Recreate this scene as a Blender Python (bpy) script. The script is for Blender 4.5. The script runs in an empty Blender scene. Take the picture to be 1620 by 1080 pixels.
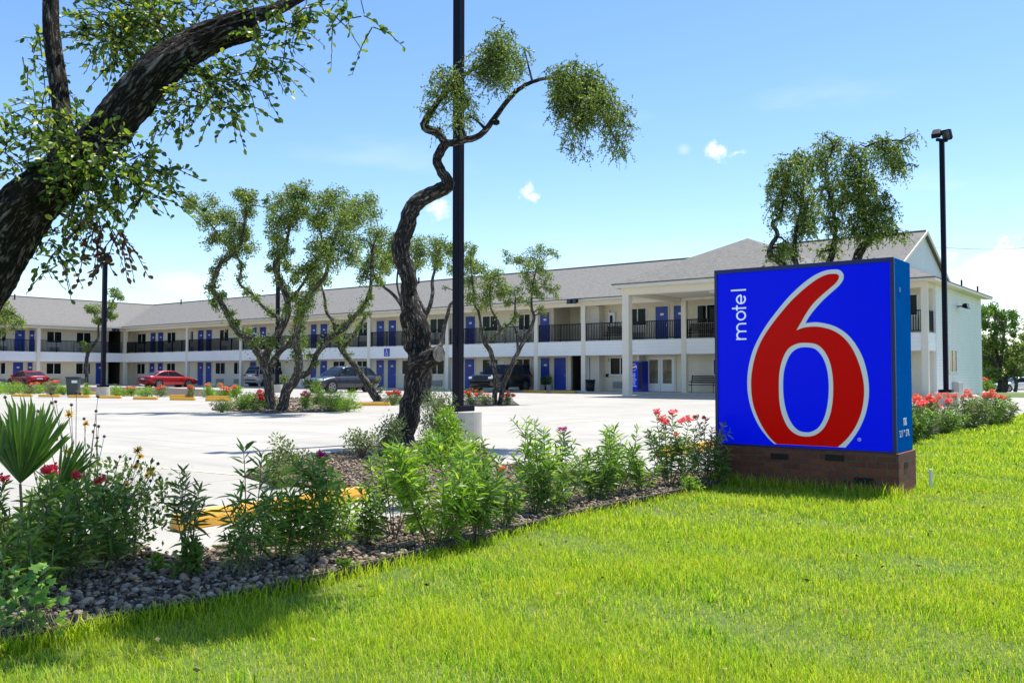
import bpy, math, random
import numpy as np
from mathutils import Vector, Matrix, noise
random.seed(7); RNG=np.random.default_rng(11)
SC=bpy.context.scene; COL=SC.collection
PI=math.pi
# ---------------------------------------------------------------- camera model
F=1400.0; CX,CY=810.0,540.0; TH=math.atan(50/F); H=1.25
def ray(px,py):
    x=(px-CX)/F; z=-(py-CY)/F
    return x, math.cos(TH)-z*math.sin(TH), math.sin(TH)+z*math.cos(TH)
def G(px,py,h=0.0):
    x,y,z=ray(px,py); k=(h-H)/z
    return Vector((x*k,y*k,h))
def P(px,py,Y):
    x,y,z=ray(px,py); k=Y/y
    return Vector((x*k,Y,H+z*k))
n_=math.hypot(1800,1400); U=(-1800/n_,1400/n_); V=(1400/n_,1800/n_)
A=P(923,590,56.4); RZ=math.atan2(-U[1],-U[0])
def W(x,y,z=0.0):   # motel frame (x to the right along the long front, y into it) -> world
    return Vector((A.x-x*U[0]+y*V[0], A.y-x*U[1]+y*V[1], z))
def L_(p):
    dx,dy=p[0]-A.x,p[1]-A.y
    return -(dx*U[0]+dy*U[1]), dx*V[0]+dy*V[1]
def x_at(px,y):     # motel x of the column of pixels px on the plane y
    a,b,_=ray(px,590); t=a/b; X0=A.x+y*V[0]; Y0=A.y+y*V[1]
    return -((X0-t*Y0)/(t*U[1]-U[0]))
def y_at(px,x):
    a,b,_=ray(px,590); t=a/b; X0=A.x-x*U[0]; Y0=A.y-x*U[1]
    return (X0-t*Y0)/(t*V[1]-V[0])
# ---------------------------------------------------------------- materials
MATS={}
def mat(name,col,rough=.6,metal=0.,noise=None,bump=None,trans=0.,spec=.5,rnd=None,coat=0.,mix=.5,nscale=None):
    """noise=(scale,col2,amount) colour variation; bump=(scale,strength); rnd = list of colours picked per island"""
    if name in MATS: return MATS[name]
    m=bpy.data.materials.new(name); m.use_nodes=True; nt=m.node_tree; N=nt.nodes; L=nt.links
    b=N['Principled BSDF']; b.inputs['Roughness'].default_value=rough; b.inputs['Metallic'].default_value=metal
    b.inputs['Specular IOR Level'].default_value=spec; b.inputs['Coat Weight'].default_value=coat
    b.inputs['Base Color'].default_value=(*col,1)
    tc=N.new('ShaderNodeTexCoord'); src=tc.outputs['Object']
    if nscale:
        mp=N.new('ShaderNodeMapping'); mp.inputs['Scale'].default_value=nscale; L.new(src,mp.inputs[0]); src=mp.outputs[0]
    out=None
    if rnd:
        g=N.new('ShaderNodeNewGeometry'); r=N.new('ShaderNodeValToRGB'); r.color_ramp.interpolation='LINEAR'
        while len(r.color_ramp.elements)<len(rnd): r.color_ramp.elements.new(.5)
        for i,c in enumerate(rnd):
            r.color_ramp.elements[i].position=i/(len(rnd)-1); r.color_ramp.elements[i].color=(*c,1)
        L.new(g.outputs['Random Per Island'],r.inputs[0]); out=r.outputs[0]
    if noise:
        t=N.new('ShaderNodeTexNoise'); t.inputs['Scale'].default_value=noise[0]; t.inputs['Detail'].default_value=6; t.inputs['Roughness'].default_value=.65
        L.new(src,t.inputs['Vector'])
        cr=N.new('ShaderNodeMapRange'); cr.inputs[1].default_value=.35; cr.inputs[2].default_value=.65; cr.inputs[4].default_value=noise[2]
        L.new(t.outputs['Fac'],cr.inputs[0])
        mx=N.new('ShaderNodeMix'); mx.data_type='RGBA'; L.new(cr.outputs[0],mx.inputs[0])
        if out is None: mx.inputs[6].default_value=(*col,1)
        else: L.new(out,mx.inputs[6])
        mx.inputs[7].default_value=(*noise[1],1); out=mx.outputs[2]
    if out is not None: L.new(out,b.inputs['Base Color'])
    if bump:
        t=N.new('ShaderNodeTexNoise'); t.inputs['Scale'].default_value=bump[0]; t.inputs['Detail'].default_value=5
        L.new(src,t.inputs['Vector']); bp=N.new('ShaderNodeBump'); bp.inputs['Strength'].default_value=bump[1]; bp.inputs['Distance'].default_value=.03
        L.new(t.outputs['Fac'],bp.inputs['Height']); L.new(bp.outputs[0],b.inputs['Normal'])
    if trans>0:
        tr=N.new('ShaderNodeBsdfTranslucent'); ms=N.new('ShaderNodeMixShader'); ms.inputs[0].default_value=trans
        if out is not None:
            hs=N.new('ShaderNodeMix'); hs.data_type='RGBA'; hs.blend_type='MULTIPLY'; hs.inputs[0].default_value=1
            L.new(out,hs.inputs[6]); hs.inputs[7].default_value=(1.5,1.5,.6,1); L.new(hs.outputs[2],tr.inputs[0])
        else: tr.inputs[0].default_value=(*[min(1,c*1.3) for c in col],1)
        L.new(b.outputs[0],ms.inputs[1]); L.new(tr.outputs[0],ms.inputs[2]); L.new(ms.outputs[0],N['Material Output'].inputs[0])
    MATS[name]=m; return m
def nodes(m): return m.node_tree.nodes, m.node_tree.links, m.node_tree.nodes['Principled BSDF']
def lines_bump(m,axis,period,strength=.6,dark=None,width=.08,rotz=0.):
    """horizontal laps / boards: a groove every `period` metres along an object axis"""
    N,L,b=nodes(m); tc=N.new('ShaderNodeTexCoord'); sp=N.new('ShaderNodeSeparateXYZ'); L.new(tc.outputs['Object'],sp.inputs[0])
    d=N.new('ShaderNodeMath'); d.operation='DIVIDE'; L.new(sp.outputs[axis],d.inputs[0]); d.inputs[1].default_value=period
    f=N.new('ShaderNodeMath'); f.operation='FRACT'; L.new(d.outputs[0],f.inputs[0])
    bp=N.new('ShaderNodeBump'); bp.inputs['Strength'].default_value=strength; bp.inputs['Distance'].default_value=.02; L.new(f.outputs[0],bp.inputs['Height'])
    L.new(bp.outputs[0],b.inputs['Normal'])
    if dark:
        lt=N.new('ShaderNodeMath'); lt.operation='LESS_THAN'; L.new(f.outputs[0],lt.inputs[0]); lt.inputs[1].default_value=width
        mx=N.new('ShaderNodeMix'); mx.data_type='RGBA'; L.new(lt.outputs[0],mx.inputs[0])
        if b.inputs['Base Color'].links: L.new(b.inputs['Base Color'].links[0].from_socket,mx.inputs[6])
        else: mx.inputs[6].default_value=b.inputs['Base Color'].default_value
        mx.inputs[7].default_value=(*dark,1); L.new(mx.outputs[2],b.inputs['Base Color'])
WALL=mat('stucco_wall',(.80,.73,.58),.85,noise=(.8,(.70,.64,.51),.5),bump=(40,.15))
TRIM=mat('cream_trim',(.76,.70,.58),.7,noise=(2,(.64,.59,.49),.4))
BAND=mat('white_siding',(.86,.86,.84),.6,noise=(.6,(.74,.74,.71),.5)); lines_bump(BAND,2,.2,.35,(.68,.68,.67),.06)
SHING=mat('roof_shingles',(.225,.21,.185),.9,noise=(5,(.085,.08,.07),.85),nscale=(.8,3.2,3.2))
BLACKM=mat('black_metal',(.004,.004,.005),.5,0,spec=.2)
POLEM=mat('bronze_black_pole',(.005,.005,.014),.5,0,spec=.12)
DOORB=mat('blue_door_paint',(.012,.05,.36),.4,noise=(3,(.01,.035,.27),.5))
WHITE=mat('white_paint',(.8,.8,.79),.5)
def glass_mat(name,c,c2):
    m=mat(name,c,.06,spec=.12,noise=(1.1,c2,.9)); return m
GLASS=glass_mat('dark_window_glass',(.004,.006,.006),(.012,.02,.019))
GLASSD=glass_mat('door_glass',(.30,.27,.18),(.07,.06,.04))
CAL=glass_mat('car_glass',(.01,.014,.02),(.03,.045,.06))
YEL=mat('yellow_kerb_paint',(.85,.42,.02),.7,noise=(9,(.62,.36,.08),.6),bump=(60,.2))
CONCP=mat('pedestal_concrete',(.52,.49,.42),.9,noise=(4,(.36,.34,.3),.6),bump=(50,.2))
PLASTB=mat('black_plastic',(.010,.010,.011),.5,spec=.3)
LENS=mat('dark_lamp_lens',(.06,.065,.08),.2)
PASS=mat('passage_shade',(.055,.05,.045),.9)  # near-black colour stands in for the shade deep inside the passages
BINM=mat('dark_green_bin_plastic',(.035,.05,.05),.5)
RUB=mat('tyre_rubber',(.015,.015,.015),.8); RIM=mat('alloy_rim',(.45,.45,.46),.3,.8)
GREY=mat('ac_grey_metal',(.42,.41,.38),.6)
TAIL=mat('red_lamp',(.4,.01,.01),.15); LAMPC=mat('lamp_lens',(.75,.77,.8),.1)
# ---------------------------------------------------------------- mesh helpers
class MB:
    def __init__(s): s.v=[]; s.f=[]; s.bc={}
    def add(s,vs,fs):
        o=len(s.v); s.v+= [tuple(v) for v in vs]; s.f+=[[i+o for i in f] for f in fs]; return s
    def box(s,x0,x1,y0,y1,z0,z1):
        vs=[(x,y,z) for z in (z0,z1) for (x,y) in ((x0,y0),(x1,y0),(x1,y1),(x0,y1))]
        return s.add(vs,[[3,2,1,0],[4,5,6,7],[0,1,5,4],[1,2,6,5],[2,3,7,6],[3,0,4,7]])
    def prism(s,poly,z0,z1):      # poly in xy, vertical extrusion
        n=len(poly); vs=[(p[0],p[1],z0) for p in poly]+[(p[0],p[1],z1) for p in poly]
        return s.add(vs,[list(range(n))[::-1],list(range(n,2*n))]+[[i,(i+1)%n,n+(i+1)%n,n+i] for i in range(n)])
    def plate(s,poly,th):         # planar 3-d polygon thickened downwards
        n=len(poly); vs=[tuple(p) for p in poly]+[(p[0],p[1],p[2]-th) for p in poly]
        return s.add(vs,[list(range(n)),list(range(n,2*n))[::-1]]+[[i,n+i,n+(i+1)%n,(i+1)%n] for i in range(n)])
    def xz(s,poly,y0,y1):         # polygon in xz, thick along y
        n=len(poly); vs=[(p[0],y0,p[1]) for p in poly]+[(p[0],y1,p[1]) for p in poly]
        return s.add(vs,[list(range(n)),list(range(n,2*n))[::-1]]+[[i,n+i,n+(i+1)%n,(i+1)%n] for i in range(n)])
    def cyl(s,c,r,h,ax=2,n=20,r2=None):
        r2=r if r2 is None else r2; vs=[]
        for k,(rr,t) in enumerate(((r,0),(r2,h))):
            for i in range(n):
                a=2*PI*i/n; p=[0,0,0]; p[(ax+1)%3]=rr*math.cos(a); p[(ax+2)%3]=rr*math.sin(a); p[ax]=t
                vs.append((c[0]+p[0],c[1]+p[1],c[2]+p[2]))
        return s.add(vs,[list(range(n))[::-1],list(range(n,2*n))]+[[i,(i+1)%n,n+(i+1)%n,n+i] for i in range(n)])
    def tube(s,pts,rad,n=8,wob=0.,cap=True):
        pts=[Vector(p) for p in pts]; m=len(pts)
        if not hasattr(rad,'__len__'): rad=[rad]*m
        bl=random.random()*20
        o=len(s.v); t0=(pts[1]-pts[0]).normalized(); nrm=t0.orthogonal().normalized()
        for i,p in enumerate(pts):
            t=(pts[min(i+1,m-1)]-pts[max(i-1,0)]).normalized()
            nrm=(nrm-t*nrm.dot(t)); nrm=nrm.normalized() if nrm.length>1e-6 else t.orthogonal().normalized()
            bn=t.cross(nrm); bl+=(p-pts[i-1]).length if i else 0
            for k in range(n):
                s.bc[len(s.v)]=(math.cos(2*PI*k/n)*max(rad[i],.02),math.sin(2*PI*k/n)*max(rad[i],.02),bl)
                a=2*PI*k/n; r=rad[i]*(1+wob*(random.random()-.5))
                s.v.append(tuple(p+(nrm*math.cos(a)+bn*math.sin(a))*r))
        for i in range(m-1):
            for k in range(n):
                a=o+i*n+k; b=o+i*n+(k+1)%n; s.f.append([a,b,b+n,a+n])
        if cap:
            s.f.append([o+k for k in range(n)][::-1]); s.f.append([o+(m-1)*n+k for k in range(n)])
        return s
    def mesh(s,name):
        me=bpy.data.meshes.new(name); me.from_pydata(s.v,[],s.f); me.update(); return me
    def build(s,name,m,parent=None,smooth=False,loc=None,rz=0.,bevel=0.):
        me=s.mesh(name)
        if s.bc:
            at_=me.attributes.new('bc','FLOAT_VECTOR','POINT'); at_.data.foreach_set('vector',[c for i in range(len(s.v)) for c in s.bc.get(i,(0,0,0))])
        o=bpy.data.objects.new(name,me); COL.objects.link(o); me.materials.append(m)
        if smooth: me.polygons.foreach_set('use_smooth',[True]*len(me.polygons))
        if parent: o.parent=parent
        if loc is not None: o.location=loc
        o.rotation_euler.z=rz
        if bevel:
            b=o.modifiers.new('b','BEVEL'); b.width=bevel; b.segments=2; b.limit_method='ANGLE'
        return o
def tag(o,label=None,cat=None,group=None,kind=None):
    if label: o['label']=label
    if cat: o['category']=cat
    if group: o['group']=group
    if kind: o['kind']=kind
    return o
def thing(name,label,cat,loc=(0,0,0),rz=0.,group=None):
    o=bpy.data.objects.new(name,None); COL.objects.link(o); o.location=loc; o.rotation_euler.z=rz; o.empty_display_size=.2
    return tag(o,label,cat,group)
def struct(o): o['kind']='structure'; return o
def copy_tree(o,parent=None):
    c=o.copy(); COL.objects.link(c); c.parent=parent
    for ch in list(o.children): copy_tree(ch,c)
    return c
def fast(name,Vt,quads=None,tris=None,m=None,parent=None,smooth=False):
    me=bpy.data.meshes.new(name); Vt=np.asarray(Vt,dtype=np.float32).reshape(-1,3)
    q=np.asarray(quads,dtype=np.int32).reshape(-1,4) if quads is not None else np.zeros((0,4),np.int32)
    t=np.asarray(tris,dtype=np.int32).reshape(-1,3) if tris is not None else np.zeros((0,3),np.int32)
    me.vertices.add(len(Vt)); me.vertices.foreach_set('co',Vt.ravel())
    nl=len(q)*4+len(t)*3; me.loops.add(nl); me.loops.foreach_set('vertex_index',np.concatenate([q.ravel(),t.ravel()]))
    me.polygons.add(len(q)+len(t))
    st=np.concatenate([np.arange(len(q))*4,len(q)*4+np.arange(len(t))*3]).astype(np.int32)
    me.polygons.foreach_set('loop_start',st)
    if smooth: me.polygons.foreach_set('use_smooth',np.ones(len(st),bool))
    me.update(calc_edges=True); me.validate()
    o=bpy.data.objects.new(name,me); COL.objects.link(o)
    if m: me.materials.append(m)
    if parent: o.parent=parent
    return o
def unit(a): return a/np.maximum(np.linalg.norm(a,axis=-1,keepdims=True),1e-9)
class Leaves:
    """many leaf-sized faces: position, direction, length, width"""
    def __init__(s): s.p=[];s.d=[];s.l=[];s.w=[];s.dr=[]
    def add(s,p,d,l,w,droop=.15):
        p=np.atleast_2d(p); n=len(p); s.p.append(p); s.d.append(np.broadcast_to(d,(n,3))); s.l.append(np.broadcast_to(l,(n,))); s.w.append(np.broadcast_to(w,(n,))); s.dr.append(np.full(n,droop))
    def build(s,name,m,parent=None,long=False,oval=False):
        if not s.p: return None
        p=np.concatenate(s.p); d=unit(np.concatenate(s.d).astype(float)); l=np.concatenate(s.l)[:,None]; w=np.concatenate(s.w)[:,None]; dr=np.concatenate(s.dr)[:,None]
        n=len(p); r=unit(RNG.normal(size=(n,3))); side=unit(np.cross(d,r)); up=np.cross(side,d)
        dn=np.array([0,0,-1.])
        if oval:
            v=np.stack([p,p+d*l*.28+side*w*.42+up*w*.12,p+d*l*.7+side*w*.5+up*w*.15,p+d*l+dn*l*.08,p+d*l*.7-side*w*.46+up*w*.15,p+d*l*.28-side*w*.42+up*w*.12],1); b=np.arange(n)[:,None]*6
            return fast(name,v,np.concatenate([b+np.array([[0,1,2,3]]),b+np.array([[0,3,4,5]])]),None,m,parent)
        if long:
            v=np.stack([p, p+d*l*.3+side*w*.5, p+d*l*.3-side*w*.5, p+d*l*.68+side*w*.42+dn*l*dr*.35, p+d*l*.68-side*w*.42+dn*l*dr*.35, p+d*l+dn*l*dr],1)
            b=np.arange(n)[:,None]*6
            q=b+np.array([[1,2,4,3]]); t=np.concatenate([b+np.array([[0,2,1]]),b+np.array([[3,4,5]])])
            return fast(name,v,q,t,m,parent)
        v=np.stack([p,p+d*l*.5+side*w*.5+up*w*.15,p+d*l,p+d*l*.5-side*w*.5+up*w*.15],1)
        return fast(name,v,np.arange(n*4).reshape(-1,4),None,m,parent)
def spline(pts,k=5):
    """catmull-rom through tuples"""
    P_=[np.array(p,float) for p in pts]; out=[]
    for i in range(len(P_)-1):
        a=P_[max(i-1,0)];b=P_[i];c=P_[i+1];d=P_[min(i+2,len(P_)-1)]
        for j in range(k):
            t=j/k; out.append(.5*((2*b)+(-a+c)*t+(2*a-5*b+4*c-d)*t*t+(-a+3*b-3*c+d)*t**3))
    out.append(P_[-1]); return out
def closed(pts,k=4,corners=()):
    P_=[np.array(p,float) for p in pts]; n=len(P_); out=[]
    for i in range(n):
        b=P_[i];c=P_[(i+1)%n]; a=b if i in corners else P_[i-1]; d=c if (i+1)%n in corners else P_[(i+2)%n]
        for j in range(k):
            t=j/k; out.append(.5*((2*b)+(-a+c)*t+(2*a-5*b+4*c-d)*t*t+(-a+3*b-3*c+d)*t**3))
    return out
def text_mesh(txt,size,name,m,parent,loc,rot,th=.002,sx=1.):
    cu=bpy.data.curves.new(name,'FONT'); cu.body=txt; cu.size=size; cu.extrude=th; cu.align_x='CENTER'; cu.align_y='CENTER'
    t=bpy.data.objects.new('tmp',cu); COL.objects.link(t); dg=bpy.context.evaluated_depsgraph_get()
    me=bpy.data.meshes.new_from_object(t.evaluated_get(dg)); bpy.data.objects.remove(t); me.name=name
    o=bpy.data.objects.new(name,me); COL.objects.link(o); me.materials.clear(); me.materials.append(m); o.parent=parent
    o.location=loc; o.rotation_euler=rot; o.scale=(sx,1,1); return o
def inside(poly,pts):
    x,y=pts[:,0],pts[:,1]; c=np.zeros(len(pts),bool); n=len(poly); j=n-1
    for i in range(n):
        xi,yi=poly[i][0],poly[i][1]; xj,yj=poly[j][0],poly[j][1]
        with np.errstate(divide='ignore',invalid='ignore'):
            hit=((yi>y)!=(yj>y))&(x<(xj-xi)*(y-yi)/(yj-yi+1e-12)+xi)
        c^=hit; j=i
    return c
# ---------------------------------------------------------------- GROUND
def hgt(x,y):
    a=np.clip((y-56)/22,0,1); b=np.clip((x-26)/8,0,1)
    a=a*a*(3-2*a); b=b*b*(3-2*b); return -.62*a*b
xs=np.concatenate([[-900,-400,-200],np.arange(-100,120,4.),[160,300,900]]); ys=np.concatenate([[-200,-60],np.arange(-20,140,4.),[180,300,700,1500]])
XX,YY=np.meshgrid(xs,ys); ZZ=hgt(XX,YY)-.012
nx=len(xs); idx=np.arange(len(ys)*nx).reshape(len(ys),nx)
q=np.stack([idx[:-1,:-1],idx[:-1,1:],idx[1:,1:],idx[1:,:-1]],-1).reshape(-1,4)
TURF=mat('turf_soil',(.06,.11,.012),.95,noise=(3.5,(.14,.18,.03),.8),bump=(30,.5))
struct(fast('ground',np.stack([XX,YY,ZZ],-1),q,None,TURF))
LX,LY=G(1150,765).x,G(1150,765).y
def Ld(t): return (LX+V[0]*t,LY+V[1]*t)
front=[tuple(G(*p)[:2]) for p in ((-160,1062),(60,1018),(180,988),(300,966),(400,945),(520,918),(660,882),(800,846),(900,820),(1000,798))]+[Ld(0),Ld(2),Ld(5),Ld(9),Ld(13.5)]
back=[tuple(G(*p)[:2]) for p in ((-160,800),(60,838),(215,868),(275,884),(393,862),(582,832),(652,818),(690,792),(560,776),(430,768),(385,754),(425,736),(510,722),(600,706),(690,700),(764,703),(785,736),(865,741),(905,748),(1000,752),(1131,747))]
fb=[(Ld(t)[0]+U[0]*1.35,Ld(t)[1]+U[1]*1.35) for t in (3,6,9,12.5)]
BED=front+fb[::-1]+back[::-1]
# concrete lot: everything on the building side of the lawn line
CONC=mat('parking_concrete',(.44,.41,.35),.85,noise=(.35,(.34,.32,.275),.8),bump=(60,.12))
def conc_detail(m):
    N,L,b=nodes(m); tc=N.new('ShaderNodeTexCoord'); mp=N.new('ShaderNodeMapping'); mp.inputs['Rotation'].default_value=(0,0,-RZ); L.new(tc.outputs['Object'],mp.inputs[0])
    base=b.inputs['Base Color'].links[0].from_socket
    br=N.new('ShaderNodeTexBrick'); br.inputs['Color1'].default_value=(1,1,1,1); br.inputs['Color2'].default_value=(.94,.94,.93,1); br.inputs['Mortar'].default_value=(.45,.43,.4,1)
    br.inputs['Scale'].default_value=1; br.inputs['Mortar Size'].default_value=.012; br.inputs['Brick Width'].default_value=4.5; br.inputs['Row Height'].default_value=4.5; br.offset=0
    L.new(mp.outputs[0],br.inputs['Vector'])
    mu=N.new('ShaderNodeMix'); mu.data_type='RGBA'; mu.blend_type='MULTIPLY'; mu.inputs[0].default_value=1; L.new(base,mu.inputs[6]); L.new(br.outputs[0],mu.inputs[7])
    st=N.new('ShaderNodeTexNoise'); st.inputs['Scale'].default_value=1.; st.inputs['Detail'].default_value=8; mp2=N.new('ShaderNodeMapping'); mp2.inputs['Scale'].default_value=(.25,1.6,1); L.new(mp.outputs[0],mp2.inputs[0]); L.new(mp2.outputs[0],st.inputs['Vector'])
    r=N.new('ShaderNodeMapRange'); r.inputs[1].default_value=.56; r.inputs[2].default_value=.74; r.inputs[4].default_value=.6; L.new(st.outputs['Fac'],r.inputs[0])
    m2=N.new('ShaderNodeMix'); m2.data_type='RGBA'; L.new(r.outputs[0],m2.inputs[0]); L.new(mu.outputs[2],m2.inputs[6]); m2.inputs[7].default_value=(.25,.235,.21,1)
    L.new(m2.outputs[2],b.inputs['Base Color'])
conc_detail(CONC)
lot=[front[0],(-60,-2),(-110,30),(-110,125),(20,125),tuple(W(19.9,13.8)[:2]),tuple(W(22,4)[:2]),(27.5,43.8),Ld(36),Ld(14)]+front[::-1][:-1]
lot=[p for p in lot]
mb=MB(); n=len(lot); mb.add([(p[0],p[1],0) for p in lot],[list(range(n))]); o=mb.build('parking_lot',CONC); struct(o)
bpy.context.view_layer.update()
GRAV=mat('bed_soil',(.05,.036,.028),.95,noise=(20,(.13,.10,.075),.8),bump=(60,1.))
def bed(name,poly,z=.02):
    n=len(poly); b=MB(); b.add([(p[0],p[1],z) for p in poly]+[(p[0],p[1],-.005) for p in poly],[list(range(n))]+[[i,(i+1)%n,n+(i+1)%n,n+i] for i in range(n)])
    return struct(b.build(name,GRAV))
bed('planting_bed',BED)
ISL=[tuple(G(*p)[:2]) for p in ((335,649),(430,654),(530,651),(572,645),(560,636),(520,630),(420,630),(350,640))]
bed('planting_island',ISL)
PL1=[tuple(G(*p)[:2]) for p in ((-60,620),(60,621.5),(170,623),(370,628),(385,619),(250,613),(-60,611))]
bed('planting_strip',PL1)
PL2=[tuple(G(*p)[:2]) for p in ((712,640),(760,643),(822,641),(812,634),(730,633))]
bed('tree_bed',PL2)
PL3=[tuple(G(*p)[:2]) for p in ((585,638),(700,641),(705,630),(600,630))]
bed('tree_bed',PL3)
# roads at the right, behind
ASPH=mat('pale_road',(.55,.52,.46),.9,noise=(.5,(.42,.4,.36),.6))
rx=np.linspace(24,150,24); V_=[]
for y in (84.,108.): V_+= [(x,y,float(hgt(x,y))+.01) for x in rx]
k=len(rx); struct(fast('road',V_,[[i,i+1,k+i+1,k+i] for i in range(k-1)],None,ASPH))
# painted lines on the lot
LINE=mat('faded_yellow_line',(.80,.60,.25),.8,noise=(14,(.72,.68,.58),.9))
def strip(p,q,w,z=.005):
    p=Vector(p[:2]);q=Vector(q[:2]); d=(q-p).normalized(); n=Vector((-d.y,d.x))*w/2; b=MB()
    b.add([(*(p-n),z),(*(q-n),z),(*(q+n),z),(*(p+n),z)],[[0,1,2,3]]); return b
for a,b_ in (((150,731),(415,754)),((350,660),(445,656)),((1050,658),(1150,651)),((870,670),(960,664))):
    p=G(*a); q_=G(*b_); struct(strip(p,q_,.10).build('painted_line',LINE))
# walkway in front of the motel with kerb
WALK=mat('walkway_concrete',(.5,.47,.41),.9,noise=(1.5,(.4,.38,.33),.6))
b=MB(); b.prism([(-57.4,-.7),(20.9,-.7),(20.9,1.55),(-57.4,1.55)],-.01,.11); b.prism([(-57.95,-30),(-55.7,-30),(-55.7,-.75),(-57.95,-.75)],-.01,.11)
b.prism([(6.2,-6.6),(16.8,-6.6),(16.8,-.72),(6.2,-.72)],-.01,.008)
o=b.build('walkway',WALK,loc=(A.x,A.y,0),rz=RZ); struct(o)
# lawn edging strip
EDG=mat('bed_edging_metal',(.05,.035,.03),.7)
b=MB(); pts=[np.array(p) for p in front]; sp=spline([(p[0],p[1]) for p in front],4)
for i in range(len(sp)-1):
    p,q_=Vector(sp[i]),Vector(sp[i+1]); d=(q_-p).normalized(); nn=Vector((-d.y,d.x))*.012
    if (q_-p).length<1e-4: continue
    b.prism([tuple(p-nn),tuple(q_-nn),tuple(q_+nn),tuple(p+nn)],-.01,.055)
struct(b.build('bed_edging',EDG))
# ---------------------------------------------------------------- GRASS
def grass():
    pts=[];hs=[];ws=[]
    lawn=[(-14,-1),(60,-1),(60,60)]+[Ld(36),Ld(14)]+front[::-1]
    for (y0,y1,dens,h0,w) in ((2.6,4.6,15000,.045,.0029),(4.6,7,9500,.048,.0037),(7,11,4600,.05,.0055),(11,18,1600,.06,.010),(18,30,450,.08,.02)):
        xr=(-.62*y1,.64*y1); n=int(dens*(xr[1]-xr[0])*(y1-y0)); p=np.stack([RNG.uniform(*xr,n),RNG.uniform(y0,y1,n)],1)
        k=inside(lawn,p)&(np.abs(p[:,0])<.62*p[:,1]+.2); p=p[k]; n=len(p)
        nz=np.sin(p[:,0]*2.1+np.sin(p[:,1]*1.7)*2)+np.sin(p[:,1]*3.3+p[:,0]*1.3+1)+.7*np.sin(p[:,0]*7+p[:,1]*5)
        k=RNG.random(n)<(.74+.16*nz); p=p[k]; nz=nz[k]; n=len(p)
        pts.append(p); hs.append(h0*(.35+1.1*RNG.random(n)**1.6)*(1+.16*nz)); ws.append(np.full(n,w)*RNG.uniform(.7,1.3,n))
    # taller tufts along the bed edging and in front of the sign
    sgL,sgR=np.array(W(*(L_(SG0)[0]-2.0,L_(SG0)[1]-.1))[:2]),np.array(W(*(L_(SG0)[0]+.1,L_(SG0)[1]-.1))[:2])
    for a,b_,n,sp_,hh in ((sgL,sgR,1100,.09,.17),)+tuple((np.array(front[i]),np.array(front[i+1]),int(900/(i*.5+1)),.05,.10) for i in range(0,10)):
        t=RNG.random((n,1)); p=a+(b_-a)*t; d=(b_-a)/np.linalg.norm(b_-a); nn=np.array([d[1],-d[0]]); p=p+nn*np.abs(RNG.normal(0,sp_,(n,1)))
        pts.append(p); hs.append(hh*RNG.uniform(.4,1.2,n)); ws.append(np.full(n,.006))
    # stray tufts
    t=RNG.random((150,2))*np.array([9,8])+np.array([-1.5,3.2]); t=t[inside(lawn,t)]
    for c in t:
        n=25; pts.append(c+RNG.normal(0,.035,(n,2))); hs.append(RNG.uniform(.05,.10,n)); ws.append(np.full(n,.006))
    p=np.concatenate(pts); h=np.concatenate(hs)[:,None]; w=np.concatenate(ws)[:,None]; n=len(p)
    a=RNG.uniform(0,2*PI,n); sd=np.stack([np.cos(a),np.sin(a),np.zeros(n)],1); lean=np.stack([np.cos(a+1.57),np.sin(a+1.57),np.zeros(n)],1)*RNG.uniform(.1,1.15,(n,1))
    P0=np.concatenate([p,np.full((n,1),-.012)],1); up=np.array([0,0,1.])
    m1=P0+up*h*.55+lean*h*.25; tp=P0+up*h*RNG.uniform(.7,1.,(n,1))+lean*h*.85
    v=np.stack([P0-sd*w*.5,P0+sd*w*.5,m1+sd*w*.42,m1-sd*w*.42,tp],1); b=np.arange(n)[:,None]*5
    m=mat('grass_blade',(.2,.35,.02),.55,trans=.42,spec=.2,rnd=[(.026,.09,.007),(.13,.31,.010),(.29,.52,.014),(.46,.60,.025),(.66,.58,.17)],noise=(1.5,(.54,.56,.035),.5))
    o=fast('lawn_grass',v,b+np.array([[0,1,2,3]]),b+np.array([[3,2,4]]),m)
    tag(o,'short bright green lawn grass in the foreground','grass',kind='stuff'); print('grass',n)
SG0=Vector((3.926,9.077,0))
grass()
# ---------------------------------------------------------------- COBBLES
def ico():
    import bmesh
    bm=bmesh.new(); bmesh.ops.create_icosphere(bm,subdivisions=2,radius=1); v=np.array([x.co[:] for x in bm.verts]); f=np.array([[y.index for y in x.verts] for x in bm.faces]); bm.free(); return v,f
IV,IF=ico()
def stones(name,label,cat,poly,n,smin,smax,m,near=None,zb=.02):
    pa=np.array(poly); lo,hi=pa.min(0),pa.max(0); p=RNG.uniform(lo,hi,(n*6,2)); p=p[inside(poly,p)]
    if near: p=p[near(p)]
    p=p[:n]; n=len(p); sc=smin*(smax/smin)**(RNG.random(n)**1.6); s3=np.stack([sc*RNG.uniform(.8,1.3,n),sc*RNG.uniform(.6,1.,n),sc*RNG.uniform(.4,.75,n)],1)
    ph=RNG.uniform(0,6,(n,1,3)); v=IV[None]*(1+.16*np.sin(IV[None]*2.3+ph).sum(2,keepdims=True)*.6)
    v=v*s3[:,None,:]; a=RNG.uniform(0,6.28,n); c,s=np.cos(a)[:,None],np.sin(a)[:,None]
    t=RNG.normal(0,.35,(n,1)); x,y,z=v[...,0],v[...,1],v[...,2]; z,x=z+t*x,x-t*z
    v=np.stack([x*c-y*s+p[:,:1],x*s+y*c+p[:,1:],z+(zb+s3[:,2:]*.55+RNG.random((n,1))*.02)],-1)
    f=IF[None]+(np.arange(n)*len(IV))[:,None,None]
    o=fast(name,v,None,f,m,smooth=True); return tag(o,label,cat,kind='stuff')
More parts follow.
